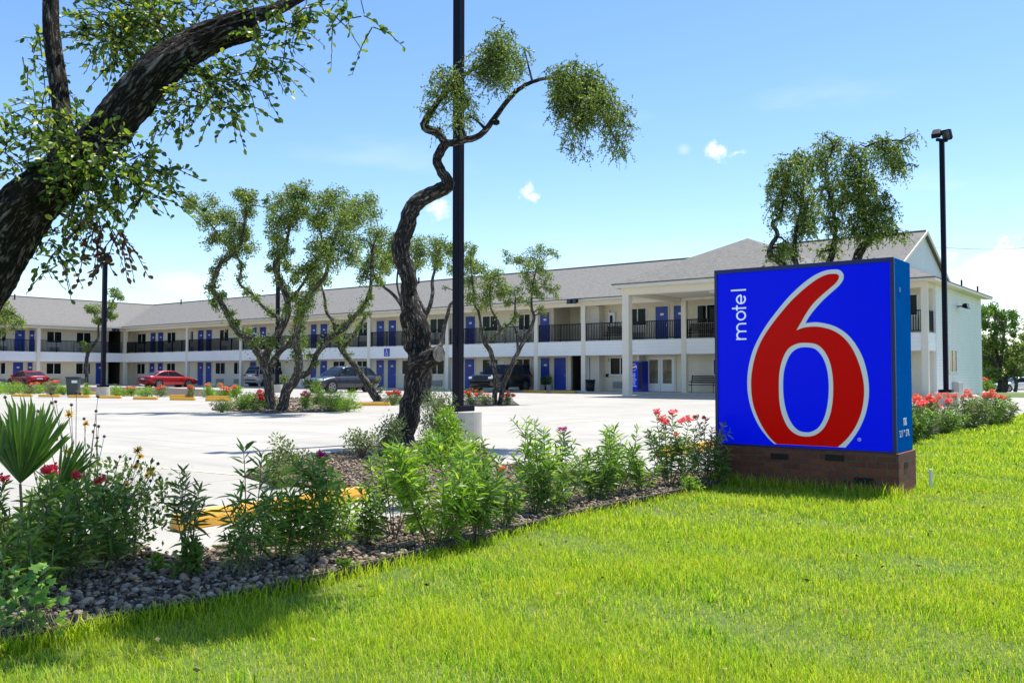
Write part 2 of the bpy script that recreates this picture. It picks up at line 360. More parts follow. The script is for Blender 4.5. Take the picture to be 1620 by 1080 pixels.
STM=mat('river_rock',(.4,.33,.27),.8,rnd=[(.12,.08,.05),(.44,.31,.20),(.50,.37,.24),(.22,.18,.15),(.58,.50,.40),(.40,.24,.14),(.30,.19,.12)],noise=(35,(.35,.28,.22),.6),bump=(60,.25))
STG=mat('crushed_stone',(.4,.33,.27),.9,rnd=[(.035,.022,.015),(.17,.105,.06),(.40,.29,.18),(.09,.065,.045),(.55,.45,.33),(.24,.15,.085)],noise=(30,(.2,.16,.13),.5))
stones('river_rock','tan and grey river rocks in the near left end of the bed','river rock',BED,6000,.010,.034,STM,lambda p:(p[:,1]<5.6+RNG.normal(0,.35,len(p))))
stones('crushed_stone','small crushed stone mulch under the shrubs beside the lawn','stone mulch',BED,42000,.006,.024,STG,lambda p:(p[:,1]>3.2))
stones('crushed_stone','stone mulch round the forked oak in the parking lot island','stone mulch',ISL,2200,.03,.07,STG)
def litter():
    pa=np.array(BED); p=RNG.uniform(pa.min(0),pa.max(0),(60000,2)); p=p[inside(BED,p)]; p=p[p[:,1]<16][:11000]; n=len(p); lv=Leaves()
    d=RNG.normal(size=(n,3)); d[:,2]*=.25; lv.add(np.concatenate([p,RNG.uniform(.035,.06,(n,1))],1),d,.04*RNG.uniform(.5,1.5,n),.014*RNG.uniform(.6,1.5,n))
    o=lv.build('leaf_litter',mat('dry_leaf',(.2,.12,.06),.8,rnd=[(.06,.035,.02),(.22,.13,.06),(.38,.26,.13),(.14,.16,.05)]))
    q=RNG.uniform((-4,2.8),(7,12),(420,2)); q=q[inside([(-14,-1),(60,-1),(60,60)]+[Ld(36),Ld(14)]+front[::-1],q)]; m_=len(q); lw=Leaves(); dd=RNG.normal(size=(m_,3)); dd[:,2]*=.3; lw.add(np.concatenate([q,RNG.uniform(.03,.055,(m_,1))],1),dd,.035*RNG.uniform(.5,1.5,m_),.018*RNG.uniform(.6,1.5,m_)); tag(lw.build('fallen_leaves',MATS['dry_leaf']),'scattered dry leaves and clippings lying on the green lawn','leaf litter',kind='stuff')
    tag(o,'dry brown fallen leaves lying between the stones of the bed','leaf litter',kind='stuff')
litter()
# ---------------------------------------------------------------- SIGN
SL,SD=1.985,.66; sgx,sgy=L_(SG0)
def sg_local(px,py):            # pixel -> sign face (x from the right edge, z)
    a,b_,c=ray(px,py); t=a/b_; X0=A.x+sgy*V[0]; Y0=A.y+sgy*V[1]
    s=(X0-t*Y0)/(t*U[1]-U[0]); Yd=Y0+s*U[1]
    return (-s-sgx, H+c*Yd/b_)
sign=thing('monument_sign','tall blue sign box with a big red 6 on a brick base','sign',(SG0.x,SG0.y,0),RZ)
BRICK=mat('red_brick',(.30,.10,.055),.85,bump=(40,.3))
def brick(m):
    N,L,b=nodes(m); tc=N.new('ShaderNodeTexCoord'); sp=N.new('ShaderNodeSeparateXYZ'); L.new(tc.outputs['Object'],sp.inputs[0])
    ad=N.new('ShaderNodeMath'); L.new(sp.outputs[0],ad.inputs[0]); L.new(sp.outputs[1],ad.inputs[1]); cb=N.new('ShaderNodeCombineXYZ'); L.new(ad.outputs[0],cb.inputs[0]); L.new(sp.outputs[2],cb.inputs[1])
    br=N.new('ShaderNodeTexBrick'); br.inputs['Scale'].default_value=1; br.inputs['Brick Width'].default_value=.2; br.inputs['Row Height'].default_value=.066; br.inputs['Mortar Size'].default_value=.006
    br.inputs['Color1'].default_value=(.36,.10,.045,1); br.inputs['Color2'].default_value=(.20,.06,.035,1); br.inputs['Mortar'].default_value=(.16,.13,.115,1); L.new(cb.outputs[0],br.inputs['Vector'])
    t=N.new('ShaderNodeTexNoise'); t.inputs['Scale'].default_value=30; L.new(tc.outputs['Object'],t.inputs['Vector'])
    mx=N.new('ShaderNodeMix'); mx.data_type='RGBA'; mx.blend_type='MULTIPLY'; mx.inputs[0].default_value=.7; L.new(br.outputs[0],mx.inputs[6]); L.new(t.outputs['Color'],mx.inputs[7]); L.new(mx.outputs[2],b.inputs['Base Color'])
    bp=N.new('ShaderNodeBump'); bp.inputs['Distance'].default_value=.01; bp.invert=True; L.new(br.outputs['Fac'],bp.inputs['Height']); L.new(bp.outputs[0],b.inputs['Normal'])
brick(BRICK)
ZB,ZT=.425,2.445
MB().box(-SL-.015,.025,-.01,SD+.02,-.03,ZB).build('brick_base',BRICK,sign,bevel=.004)
DRK=mat('vent_dark',(.02,.014,.012),.9)
for (x,z) in ((-1.22,.33),(-.62,.35),(-.32,.13)):
    MB().box(x-.10,x+.10,-.014,-.0101,z-.033,z+.033).build('weep_vent',DRK,sign)
MB().box(.0251,.029,.2,.34,.26,.325).build('weep_vent',DRK,sign)
CAB=mat('sign_cabinet_blue',(.001,.10,.41),.7,0,noise=(3,(.002,.125,.48),.7),spec=.0); CAPM=mat('sign_frame_blue',(.004,.012,.13),.4)
c=MB(); c.box(-SL,0,.03,SD,ZB+.002,ZT); c.build('cabinet',CAB,sign,bevel=.006)
fr=MB(); r=.035
fr.box(-SL,-SL+r,-.0,.029,ZB+.002,ZT); fr.box(-r,0,-.0,.029,ZB+.002,ZT); fr.box(-SL+r,-r,-.0,.029,ZT-.045,ZT); fr.box(-SL+r,-r,-.0,.029,ZB+.002,ZB+.02)
fr.build('face_frame',CAPM,sign,bevel=.002)
def em(name,col,e,rough=.25):   # sign and vending faces: base colour plus weak emission of the same colour
    m=mat(name,col,rough,spec=.08); N,L,b=nodes(m); b.inputs['Emission Color'].default_value=(*col,1); b.inputs['Emission Strength'].default_value=e; return m
FACE=em('sign_face_blue',(.0,.005,.55),.42); RED6=em('sign_red',(.46,.001,.001),.2); GRY6=em('sign_light_grey',(.62,.68,.70),.12)
TXTW=em('sign_white',(.75,.80,.95),.2)
MB().box(-SL+r,-r,.012,.028,ZB+.02,ZT-.045).build('face_panel',FACE,sign)
def zp(p): return sg_local(1120+p[0]/2.635,390+p[1]/2.635)
outer=[(525,95),(548,98),(562,112),(564,132),(553,153),(530,177),(500,203),(472,230),(445,260),(422,290),(405,319),(450,315),(500,323),(540,338),(580,366),(615,408),(645,465),(663,530),(670,590),(667,645),(655,700),(632,755),(603,800),(572,837),(275,822),(247,795),(215,753),(190,705),(172,650),(163,590),(165,520),(180,450),(205,390),(240,330),(282,273),(330,215),(380,166),(430,127),(480,102)]
red=[(520,113),(540,116),(545,128),(533,150),(505,175),(470,205),(435,240),(407,280),(387,315),(367,349),(400,337),(450,333),(500,342),(540,360),(575,390),(605,433),(630,492),(645,550),(650,600),(645,660),(630,715),(605,765),(573,806),(540,835),(285,822),(257,795),(226,750),(202,700),(186,650),(179,590),(181,530),(195,460),(220,395),(255,338),(297,283),(347,225),(400,176),(450,138),(490,118)]
hol=[(408,401),(450,407),(480,430),(503,470),(516,520),(521,580),(518,650),(505,710),(480,758),(447,784),(410,791),(370,783),(335,755),(310,705),(298,650),(295,585),(298,520),(312,465),(335,425),(370,405)]
hin=[(408,419),(443,425),(468,447),(487,482),(499,530),(503,590),(498,655),(484,712),(461,752),(432,770),(405,773),(375,764),(348,735),(328,690),(317,640),(313,585),(316,525),(330,475),(350,441),(377,423)]
def shape(pts,y0,y1,name,m,cn=()):
    pl=[zp(p) for p in closed(pts,5,cn)][::-1]
    pl=[(a,max(b_,ZB+.021)) for a,b_ in pl]
    b=MB().xz(pl,y0,y1); return b.build(name,m,sign)
shape(outer,.0095,.0119,'numeral_outline',GRY6,(10,23,24)); shape(red,.0070,.0094,'numeral_six',RED6,(9,23,24))
shape(hol,.0045,.0069,'counter_outline',GRY6); shape(hin,.0020,.0044,'counter_fill',FACE)
# vertical lower-case lettering
x0,z0=sg_local(1180,537.5); x1,_=sg_local(1164.8,537.5); _,z1=sg_local(1180,450); uh=abs(x0-x1)*1.02; ua=(z1-z0)/((537.5-450)/15.2)
def stroke(b,pts,w=.16):
    pts=[np.array(p,float) for p in pts]
    for i in range(len(pts)-1):
        p,q_=pts[i],pts[i+1]; d=(q_-p); l=np.linalg.norm(d)
        if l<1e-6: continue
        d=d/l; n_2=np.array([-d[1],d[0]])*w/2; e=d*w*.12
        quad=[p-n_2-e,q_-n_2+e,q_+n_2+e,p+n_2-e]; pl=[(x0-c_[1]*uh, z0+c_[0]*ua) for c_ in quad]
        b.xz(pl[::-1],.0082+ i%2*.0004,.0119)
def arc(cx_,cy_,rx_,ry_,a0,a1,n=14): return [(cx_+rx_*math.cos(math.radians(a0+(a1-a0)*i/n)),cy_+ry_*math.sin(math.radians(a0+(a1-a0)*i/n))) for i in range(n+1)]
for nm,ss in (('letter_m',[[(0.1,0),(0.1,1)],[(.1,.55)]+arc(.5,.55,.4,.38,180,0)+[(.9,0)],[(.9,.55)]+arc(1.3,.55,.4,.38,180,0)+[(1.7,0)]]),
              ('letter_o',[arc(2.55,.5,.43,.43,0,360,28)]),('letter_t',[[(3.33,1.4),(3.33,0)],[(3.1,.92),(3.62,.92)]]),
              ('letter_e',[arc(4.25,.5,.43,.43,0,315,24)[0:],[(3.84,.48),(4.66,.48)]]),('letter_l',[[(5.22,0),(5.22,1.5)]])):
    b=MB(); [stroke(b,s) for s in ss]; b.build(nm,TXTW,sign)
xr_,zr_=sg_local(1359,695); b=MB()
ring=[(xr_+.018*math.cos(a),zr_+.018*math.sin(a)) for a in np.linspace(0,2*PI,17)]
for i in range(16):
    (xa,za),(xb,zb_)=ring[i],ring[i+1]; k=.78
    b.xz([(xa,za),(xb,zb_),(xr_+(xb-xr_)*k,zr_+(zb_-zr_)*k),(xr_+(xa-xr_)*k,zr_+(za-zr_)*k)],.009,.0119)
b.build('registered_ring',GRY6,sign); text_mesh('R',.022,'registered_letter',GRY6,sign,(xr_,.010,zr_),(PI/2,0,0),.001)
TWH=mat('white_vinyl',(.88,.9,.92),.5)
text_mesh('106',.115,'street_number',TWH,sign,(.003,.34,.735),(PI/2,0,PI/2),.0015,.85)
text_mesh('S.11',.10,'street_name',TWH,sign,(.003,.20,.615),(PI/2,0,PI/2),.001,.8)
text_mesh('TH',.04,'street_name_suffix',TWH,sign,(.003,.31,.64),(PI/2,0,PI/2),.001,.9)
text_mesh('STR.',.10,'street_name',TWH,sign,(.003,.45,.615),(PI/2,0,PI/2),.001,.8)
b=MB(); b.cyl((.001,.22,2.12),.028,.004,ax=0,n=16); b.build('lifting_plug',CAPM,sign)
for z in (.5,1.0,1.5,2.0,2.38):
    for y in (.06,SD-.04): b=MB(); b.cyl((.001,y,z),.006,.004,ax=0,n=8); b.build('screw',CAPM,sign)
MB().box(-.0,.003,.012,.03,ZB+.01,ZT-.01).build('side_flange',CAPM,sign)
# ---------------------------------------------------------------- MOTEL
motel=thing('motel_building','long two storey cream motel with blue doors and grey shingle roof behind the parking lot','motel',(A.x,A.y,0),RZ)
EZ=5.98; R1=9.03; R2=9.35
END=20.3; YW=1.6
b=MB()
lb=(x_at(903,1.6),x_at(919,1.6)); ub=(x_at(876,1.6),x_at(918,1.6))   # openings of the passage
b.box(-58,lb[0],1.6,1.8,0,2.6); b.box(lb[1],END-.02,1.6,1.8,0,2.6); b.box(-58,ub[0],1.6,1.8,2.6,5.9); b.box(ub[1],END-.02,1.6,1.8,2.6,5.9)
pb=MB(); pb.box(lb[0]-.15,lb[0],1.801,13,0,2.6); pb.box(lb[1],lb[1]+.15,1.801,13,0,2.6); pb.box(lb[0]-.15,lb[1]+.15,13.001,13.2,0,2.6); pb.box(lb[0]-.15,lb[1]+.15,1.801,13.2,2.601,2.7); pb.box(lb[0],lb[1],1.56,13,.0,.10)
b.box(ub[0]-.15,ub[0],1.801,3.6,2.75,5.9); b.box(ub[1],ub[1]+.15,1.801,3.6,2.75,5.9); b.box(ub[0]-.15,ub[1]+.15,3.601,3.8,2.75,5.9); b.box(ub[0]-.15,ub[1]+.15,1.801,3.8,3.05,3.2)
b.box(-71.4,7.9,14.8,15,0,5.9); b.box(7.7,END-.03,13.2,13.4,0,5.9); b.box(7.7,7.9,13.401,14.79,0,5.9)
# left wing walls with its passage by the corner
yb=(y_at(171,-58),y_at(191,-58)); yb=(yb[0],min(yb[1],1.3))
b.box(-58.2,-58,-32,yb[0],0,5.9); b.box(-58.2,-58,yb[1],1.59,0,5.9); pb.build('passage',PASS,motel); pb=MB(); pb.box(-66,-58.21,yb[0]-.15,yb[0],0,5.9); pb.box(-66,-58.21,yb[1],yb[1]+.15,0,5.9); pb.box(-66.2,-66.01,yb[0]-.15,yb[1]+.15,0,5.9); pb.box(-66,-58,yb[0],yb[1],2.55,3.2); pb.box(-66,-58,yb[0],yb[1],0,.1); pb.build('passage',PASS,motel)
b.box(-71.4,-58.2,-32.2,-32,0,5.9); b.box(-71.6,-71.4,-32,15,0,5.9)
b.build('wall',WALL,motel)
SID=mat('end_siding',(.82,.82,.80),.6,noise=(1.2,(.72,.72,.70),.6)); lines_bump(SID,2,.16,.5,(.60,.60,.60),.07)
b=MB(); b.box(END-.019,END+.12,1.6,13.5,-.01,5.9); b.build('end_wall',SID,motel)
b=MB(); b.add([(18.66,1.55,6.86),(18.66,12.45,6.86),(18.66,7.0,9.25),(18.5,1.55,6.86),(18.5,12.45,6.86),(18.5,7.0,9.25)],[[0,1,2],[5,4,3],[0,3,4,1],[1,4,5,2],[2,5,3,0]]); b.build('gable_end',SID,motel)
# slab and band
b=MB(); b.box(-56.4,END+.1,0,.14,2.37,3.28); b.box(-56.4,-56.26,-31.9,-.001,2.37,3.28) ; b.box(END-.04,END+.1,.141,1.59,2.37,3.28)
b.build('balcony_band',BAND,motel)
b=MB(); b.box(-56.2,END-.05,.141,1.59,2.95,3.2); b.box(-57.99,-56.401,-31.9,1.59,2.95,3.2); b.build('balcony_deck',TRIM,motel)
b=MB(); b.box(-56.4,END+.1,-.02,.26,5.52,5.9); b.box(-56.4,-56.12,-31.9,-.021,5.52,5.9); b.box(END-.16,END+.1,.261,1.59,5.52,5.9)
b.build('eave_beam',TRIM,motel)
b=MB(); b.box(-57.99,END-.17,.261,1.59,5.70,5.80); b.box(-57.99,-56.401,-31.9,.26,5.70,5.80)
b.build('balcony_ceiling',TRIM,motel)
# fascia / gutter
b=MB(); b.box(-55.85,7.0,-.60,-.5,5.80,5.97); b.box(16.6,20.9,-.6,-.5,5.80,5.97); b.box(20.8,20.9,-.499,14.5,5.8,5.97); b.box(-55.85,-55.75,-31.9,-.601,5.80,5.97)
b.build('fascia',TRIM,motel)
b=MB(); b.box(-55.85,END+.5,-.499,-.021,5.82,5.86); b.box(END+.121,20.79,-.02,14.4,5.82,5.86); b.build('soffit',TRIM,motel)
# roofs
def roof(name,polys,th=.07):
    b=MB(); [b.plate([Vector(p) for p in q_],th) for q_ in polys]; return b.build(name,SHING,motel)
e=-.62
roof('roof',[[(-55.8,e,EZ),(8,e,EZ),(8,7.5,R1),(-63.9,7.5,R1)],[(-55.8,e,EZ),(-63.9,7.5,R1),(-63.9,-32.5,R1),(-55.8,-32.5,EZ)],
      [(-63.9,7.5,R1),(8,7.5,R1),(8,15.6,EZ),(-72,15.6,EZ)],[(-63.9,-32.5,R1),(-63.9,7.5,R1),(-72,15.6,EZ),(-72,-32.5,EZ)]])
RX=x_at(1218,3); 
roof('end_block_roof',[[(8,e-.01,EZ+.01),(20.9,e-.01,EZ+.01),(18.85,1.42,6.9),(18.85,7.0,R2),(8,7.0,R2)],[(8,7.0,R2),(18.85,7.0,R2),(18.85,12.58,6.9),(20.9,14.6,EZ+.01),(8,14.6,EZ+.01)],
      [(20.9,e-.01,EZ+.01),(20.9,14.6,EZ+.01),(18.85,12.58,6.9),(18.85,1.42,6.9)]])
b=MB(); b.add([(8,e,EZ),(8,7.0,R2),(8,14.6,EZ),(7.9,e,EZ),(7.9,7.0,R2),(7.9,14.6,EZ)],[[0,1,2],[5,4,3]]); b.build('roof_step_wall',SID,motel)
b=MB(); b.tube([(-63.9,7.5,R1+.02),(8,7.5,R1+.02)],.07,6); b.tube([(8,7.0,R2+.02),(18.8,7.0,R2+.02)],.07,6); b.tube([(-63.9,-32,R1+.02),(-63.9,7.5,R1+.02)],.07,6); b.build('ridge_cap',mat('ridge_cap_dark',(.09,.085,.08),.9),motel)
# rake boards on the gable
b=MB()
for ya,yb2 in ((1.35,7.0),(12.65,7.0)):
    b.add([(18.86,ya,6.74),(18.86,yb2,9.20),(18.86,yb2,9.38),(18.86,ya,6.92),(18.92,ya,6.74),(18.92,yb2,9.20),(18.92,yb2,9.38),(18.92,ya,6.92)],[[0,1,2,3],[7,6,5,4],[3,2,6,7],[4,5,1,0],[0,3,7,4],[1,5,6,2]])
b.build('rake_board',TRIM,motel)
# porte-cochere
PX0,PX1,PYF=6.15,17.1,-6.65; PE=6.02; AX=(PX0+PX1)/2; AZ=8.62; AY=PYF+5.3
roof('canopy_roof',[[(PX0,PYF,PE),(PX1,PYF,PE),(AX,AY,AZ)],[(PX0,PYF,PE),(AX,AY,AZ),(AX,6.6,AZ),(PX0,-.2,PE+.12)],[(PX1,PYF,PE),(PX1,-.2,PE+.12),(AX,6.6,AZ),(AX,AY,AZ)]])
b=MB(); b.box(PX0+.05,PX1-.05,PYF+.03,PYF+.13,5.78,5.98); b.box(PX0+.05,PX0+.15,PYF+.131,-.62,5.78,5.98); b.box(PX1-.15,PX1-.05,PYF+.131,-.62,5.78,5.98)
b.build('canopy_fascia',TRIM,motel)
b=MB(); b.box(6.5,16.5,-6.18,-5.75,5.42,5.80); b.box(6.5,6.84,-5.749,-.03,5.42,5.80); b.box(16.2,16.5,-5.749,-.03,5.42,5.80); b.build('canopy_beam',TRIM,motel)
b=MB(); b.box(6.841,16.19,-5.748,-.03,5.66,5.74); b.box(PX0+.06,PX1-.06,PYF+.14,-6.181,5.80,5.83); b.build('canopy_ceiling',TRIM,motel)
b=MB(); b.box(10.2,11.6,-3.2,-3.0,5.56,5.655); b.build('ceiling_lamp',WHITE,motel)
for x,w in ((6.72,.2),(16.3,.2)):
    b=MB(); b.box(x-w,x+w,-5.95-w,-5.95+w,-.02,5.42); b.box(x-w-.02,x+w+.02,-5.95-w-.02,-5.95+w+.02,-.02,.05); b.build('column',TRIM,motel,bevel=.01)
colx=[x_at(p,0) for p in (923,848,707,583,475,380,295)]+[7.05,13.7,END-.06]
cb=MB().box(-.15,.15,-.03,.27,.10,5.52); first=None
for x in [-56.25]+colx:
    if first is None: first=cb.build('column',TRIM,motel,loc=(x,0,0))
    else:
        c=first.copy(); COL.objects.link(c); c.location=(x,0,0)
for y in (y_at(57,-56.3),y_at(57,-56.3)-8.2,-27):
    c=first.copy(); COL.objects.link(c); c.location=(-56.25,y,0)
b=MB().box(-.12,.12,-.12,.12,.10,5.52); 
# railings
def railing(x0,y0,x1,y1):
    l=math.hypot(x1-x0,y1-y0); b=MB(); b.box(0,l,-.025,.025,4.36,4.42); b.box(0,l,-.02,.02,3.36,3.41); n=int(l/.12)
    for i in range(n+1):
        t=.03+(l-.06)*i/n; w=.019 if i%14 else .03; b.box(t-w,t+w,-w,w,3.281 if w>.025 else 3.411,4.359)
    return b.build('railing',BLACKM,motel,loc=(x0,y0,0),rz=math.atan2(y1-y0,x1-x0))
cs=sorted([-56.1]+colx)
for i in range(len(cs)-1): railing(cs[i]+.16,.12,cs[i+1]-.16,.12)
railing(END,.3,END,1.55)
ys_=[-31.5,-27,y_at(57,-56.3)-8.2,y_at(57,-56.3),-.05]
for i in range(len(ys_)-1): railing(-56.3,ys_[i]+.16,-56.3,ys_[i+1]-.16)
# doors, windows, conditioners
def door(x0,x1,zf,plate=True,wall='m',m=None):
    w=x1-x0; xc=(x0+x1)/2
    fr=MB(); fr.box(-w/2-.09,-w/2,-.05,0,0,2.17); fr.box(w/2,w/2+.09,-.05,0,0,2.17); fr.box(-w/2-.09,w/2+.09,-.05,0,2.171,2.27)
    loc,rz=((xc,YW-.0005,zf),0) if wall=='m' else ((-58+.0005,xc,zf),PI/2)
    d=MB().box(-w/2+.002,w/2-.002,-.03,0,0.01,2.165).build('door',m or DOORB,motel,loc=loc,rz=rz)
    fr.build('door_frame',TRIM,d)
    if plate: MB().box(-.11,.13,-.036,-.0301,1.62,1.75).build('number_plate',WHITE,d)
    k=MB(); k.box(w/2-.11,w/2-.07,-.07,-.0301,.95,1.06); k.build('handle',RIM,d)
CURT=mat('beige_curtain',(.30,.32,.27),.8)
def window(x0,x1,zf,z0=1.0,z1=2.17,ac=True,wall='m',y=None,rz=None):
    w=x1-x0; xc=(x0+x1)/2
    loc,rz_=((xc,YW-.0005,zf),0) if wall=='m' else ((-58+.0005,xc,zf),PI/2)
    if wall=='e': loc,rz_=(END+.1205,xc,zf),PI/2
    fr=MB(); t=.07; fr.box(-w/2,-w/2+t,-.05,0,z0,z1); fr.box(w/2-t,w/2,-.05,0,z0,z1); fr.box(-w/2+t,w/2-t,-.05,0,z1-t,z1); fr.box(-w/2+t,w/2-t,-.05,0,z0,z0+t); fr.box(-.03,.03,-.045,-.001,z0+t,z1-t)
    f=fr.build('window',WHITE,motel,loc=loc,rz=rz_)
    MB().box(-w/2-.07,w/2+.07,-.09,-.0,z0-.07,z0-.002).build('sill',TRIM,f)
    MB().box(-w/2+t,-.031,-.02,-.002,z0+t,z1-t).build('pane',GLASS,f)
    MB().box(.031,w/2-t,-.02,-.002,z0+t,z1-t).build('pane',GLASS,f)
    if ac:
        a=MB(); a.box(-.5,.5,-.16,-.001,.18,.62); A_=a.build('air_conditioner',GREY,motel,loc=loc,rz=rz_,bevel=.015)
        g=MB(); [g.box(-.45,.45,-.172,-.161,.22+i*.06,.245+i*.06) for i in range(6)]; g.build('grille',mat('grille_dark',(.15,.15,.145),.7),A_)
def X(a,b_): return x_at(a,YW),x_at(b_,YW)
for (a,c) in ((1038,1058),(1067,1086),(934,943),(855,870),(737,752),(615,627),(596,608),(507,518),(492,501),(411,421),(397,406),(326,335),(313,322),(250,258),(238,246)):
    door(*X(a,c),3.2)
for (a,c) in ((1103,1135),(995,1024),(820,840),(763,789),(680,704),(567,582),(531,545),(434,446),(347,362),(298,306),(264,278),(217,231)):
    window(*X(a,c),3.2)
for (a,c) in ((933,941),(856,870),(736,751),(614,627),(596,608),(507,518),(492,501),(396,406),(326,335),(313,322),(250,258),(237,245)):
    door(*X(a,c),.11)
door(*X(877,896),.11,False)
for (a,c) in ((965,999),(816,840),(763,789),(636,660),(680,704),(565,582),(527,547),(432,446),(370,384),(341,357),(264,278),(217,230)):
    window(*X(a,c),.11)
window(x_at(1128,YW),x_at(1128,YW)+1.1,.11,1.0,2.0,ac=False)
window(15.6,17.4,3.2); window(18.2,19.6,3.2,ac=False); window(16.5,18.,.11)
def Yq(a,b_): return y_at(a,-58),y_at(b_,-58)
for (a,c) in ((22,38),(45,53),(160,167)): door(*Yq(a,c),3.2,wall='l')
for (a,c) in ((20,36),(43,51),(151,164)): door(*Yq(a,c),.11,wall='l')
for (a,c) in ((72,97),(119,143),(-8,9)): window(*Yq(a,c),3.2,wall='l'); window(*Yq(a,c),.11,wall='l')
door(-16.5,-15.5,.11,wall='l'); door(-16.5,-15.5,3.2,wall='l'); window(-19.5,-17.8,.11,wall='l'); window(-19.5,-17.8,3.2,wall='l')
window(y_at(1501,END+.12),y_at(1513,END+.12),-.0,1.25,2.55,wall='e',ac=False)
MB().box(0,.35,-.55,.55,.05,.75).build('air_conditioner',GREY,motel,loc=(END+.125,y_at(1509,END+.12),0),bevel=.02)
# office double door
da,db=X(1024,1067); dw=(db-da)/2
fr=MB(); fr.box(da-.12,da,YW-.06,YW-.001,.11,2.35); fr.box(db,db+.12,YW-.06,YW-.001,.11,2.35); fr.box(da,db,YW-.06,YW-.001,2.22,2.35); fr.build('office_door_frame',TRIM,motel)
for i in (0,1):
    xa=da+i*dw; d=MB(); d.box(.01,.16,-.04,0,.02,2.1); d.box(dw-.16,dw-.01,-.04,0,.02,2.1); d.box(.16,dw-.16,-.04,0,.02,.5); d.box(.16,dw-.16,-.04,0,1.97,2.1)
    o=d.build('office_door',WHITE,motel,loc=(xa,YW-.005,.11)); MB().box(.16,dw-.16,-.02,-.002,.5,1.97).build('glass_panel',GLASSD,o); MB().box(dw-.13 if i==0 else .07,dw-.07 if i==0 else .13,-.08,-.041,1.0,1.12).build('handle',RIM,o)
    text_mesh('OFFICE' if i==0 else 'OPEN',.0001,'x',WHITE,o,(0,0,0),(0,0,0)) if False else None
# band signs for accessible rooms
BLU=mat('access_sign_blue',(.02,.05,.38),.5)
for px in (612,696):
    x=x_at(px,0); o=MB().box(-.3,.3,-.022,-.002,2.52,3.12).build('accessible_sign',BLU,motel,loc=(x,0,0)); b=MB()
    b.cyl((-.03,-.024,3.04),.045,-.004,ax=1,n=12)
    for pts in ([(-.03,2.98),(-.02,2.80),(.10,2.80),(.16,2.64)],[(-.03,2.90),(.09,2.90)],[(c_[0],c_[1]) for c_ in arc(-.01,2.72,.14,.14,100,360,10)]):
        for i in range(len(pts)-1):
            p,q_=np.array(pts[i]),np.array(pts[i+1]); d=(q_-p)/np.linalg.norm(q_-p); n2=np.array([-d[1],d[0]])*.017; b.xz([tuple(p-n2),tuple(q_-n2),tuple(q_+n2),tuple(p+n2)],-.026,-.0221)
    b.build('wheelchair_symbol',WHITE,o)
# pilasters near the office recess
for (a,c,z0,z1) in ((943,957,.11,5.52),(1016,1020,.11,2.37)):
    MB().box(x_at(a,YW),x_at(c,YW),.9,1.599,z0,z1).build('pilaster',TRIM,motel)
b=MB(); b.box(-.25,.25,-.2,0,4.25,5.15); o=b.build('extinguisher_cabinet',WHITE,motel,loc=(x_at(970,YW),YW-.001,0)); MB().box(-.1,.1,-.22,-.201,4.45,4.95).build('cabinet_glass',GLASS,o)
for (px,z) in ((958,5.2),(956,2.1)): 
    o=text_mesh('3',.28,'building_number',PLASTB,motel,(x_at(px+5,YW)+.1,YW-.02,z),(PI/2,0,0),.004)
MB().box(-.1,.1,-.08,0,1.0,1.2).build('wall_box',PLASTB,motel,loc=(x_at(957,YW)+.2,YW-.001,0))
# roof vents, flood lamps on the building
for px,py,yy in ((437,459,6.6),(285,478,6.8),(44,463,None),(662,433,7)):
    if yy is None: x,y=-62.8,-8.; 
    else: x,y=x_at(px,yy),yy
    z=EZ+(y-e)*(R1-EZ)/(7.5-e) if yy else EZ+(-55.8-x)*(R1-EZ)/8.1
    MB().cyl((x,y,z-.1),.07,.65,n=10).build('vent_pipe',PLASTB,motel)
for y in (7.,11.5): MB().cyl((END+.3,y,5.9),.05,.55,n=8).build('vent_pipe',PLASTB,motel)
def flood(x,y,z,rz):
    o=MB().box(-.05,.05,-.35,.05,z-.03,z+.03).build('flood_lamp',BLACKM,motel,loc=(x,y,0),rz=rz)
    for s in (-1,1):
        h=MB(); h.add([(s*.2-.17,-.62,z-.16),(s*.2+.17,-.62,z-.16),(s*.2+.17,-.35,z-.1),(s*.2-.17,-.35,z-.1),(s*.2-.17,-.55,z+.14),(s*.2+.17,-.55,z+.14),(s*.2+.17,-.35,z+.1),(s*.2-.17,-.35,z+.1)],[[0,1,5,4],[1,2,6,5],[2,3,7,6],[3,0,4,7],[4,5,6,7],[3,2,1,0]]); h.build('lamp_head',BLACKM,o,bevel=.01)
        l=MB(); l.add([(s*.2-.12,-.628,z-.12),(s*.2+.12,-.628,z-.12),(s*.2+.12,-.574,z+.10),(s*.2-.12,-.574,z+.10)],[[0,1,2,3]]); l.build('lamp_lens',LENS,o)
flood(x_at(918,0),-.4,5.78,0); flood(-56.0,-.75,5.6,.4); flood(END+.1,y_at(1528,END+.5),4.95,PI/2)
# balcony / ground benches, machines and pots (each its own thing)
def bench(label,x,y,z,rz=0.,w=1.7):
    p=W(x,y,z); t=thing('slatted_bench',label,'bench',p,RZ+rz,'black slatted metal benches at the motel'); b=MB()
    for i in range(4): b.box(-w/2,w/2,-.48+i*.13,-.39+i*.13,.43,.46)
    b.build('seat',BLACKM,t); b=MB()
    for i in range(4): b.box(-w/2,w/2,.02+i*.035,.045+i*.035,.56+i*.12,.63+i*.12)
    b.build('backrest',BLACKM,t)
    for s in (-1,1):
        l=MB(); xx=s*(w/2-.03); l.tube([(xx,-.5,.0),(xx,-.5,.62),(xx,.08,.64)],.022,6); l.tube([(xx,.04,0),(xx,.04,.5),(xx,.17,1.02)],.022,6); l.tube([(xx,-.5,.43),(xx,.04,.43)],.02,6); l.build('leg',BLACKM,t)
bench('black slatted bench against the wall just left of the big blue sign',x_at(1113,.9),.95,.11)
bench('black bench on the upper balcony beside the white extinguisher cabinet',x_at(978,1),1.0,3.2)
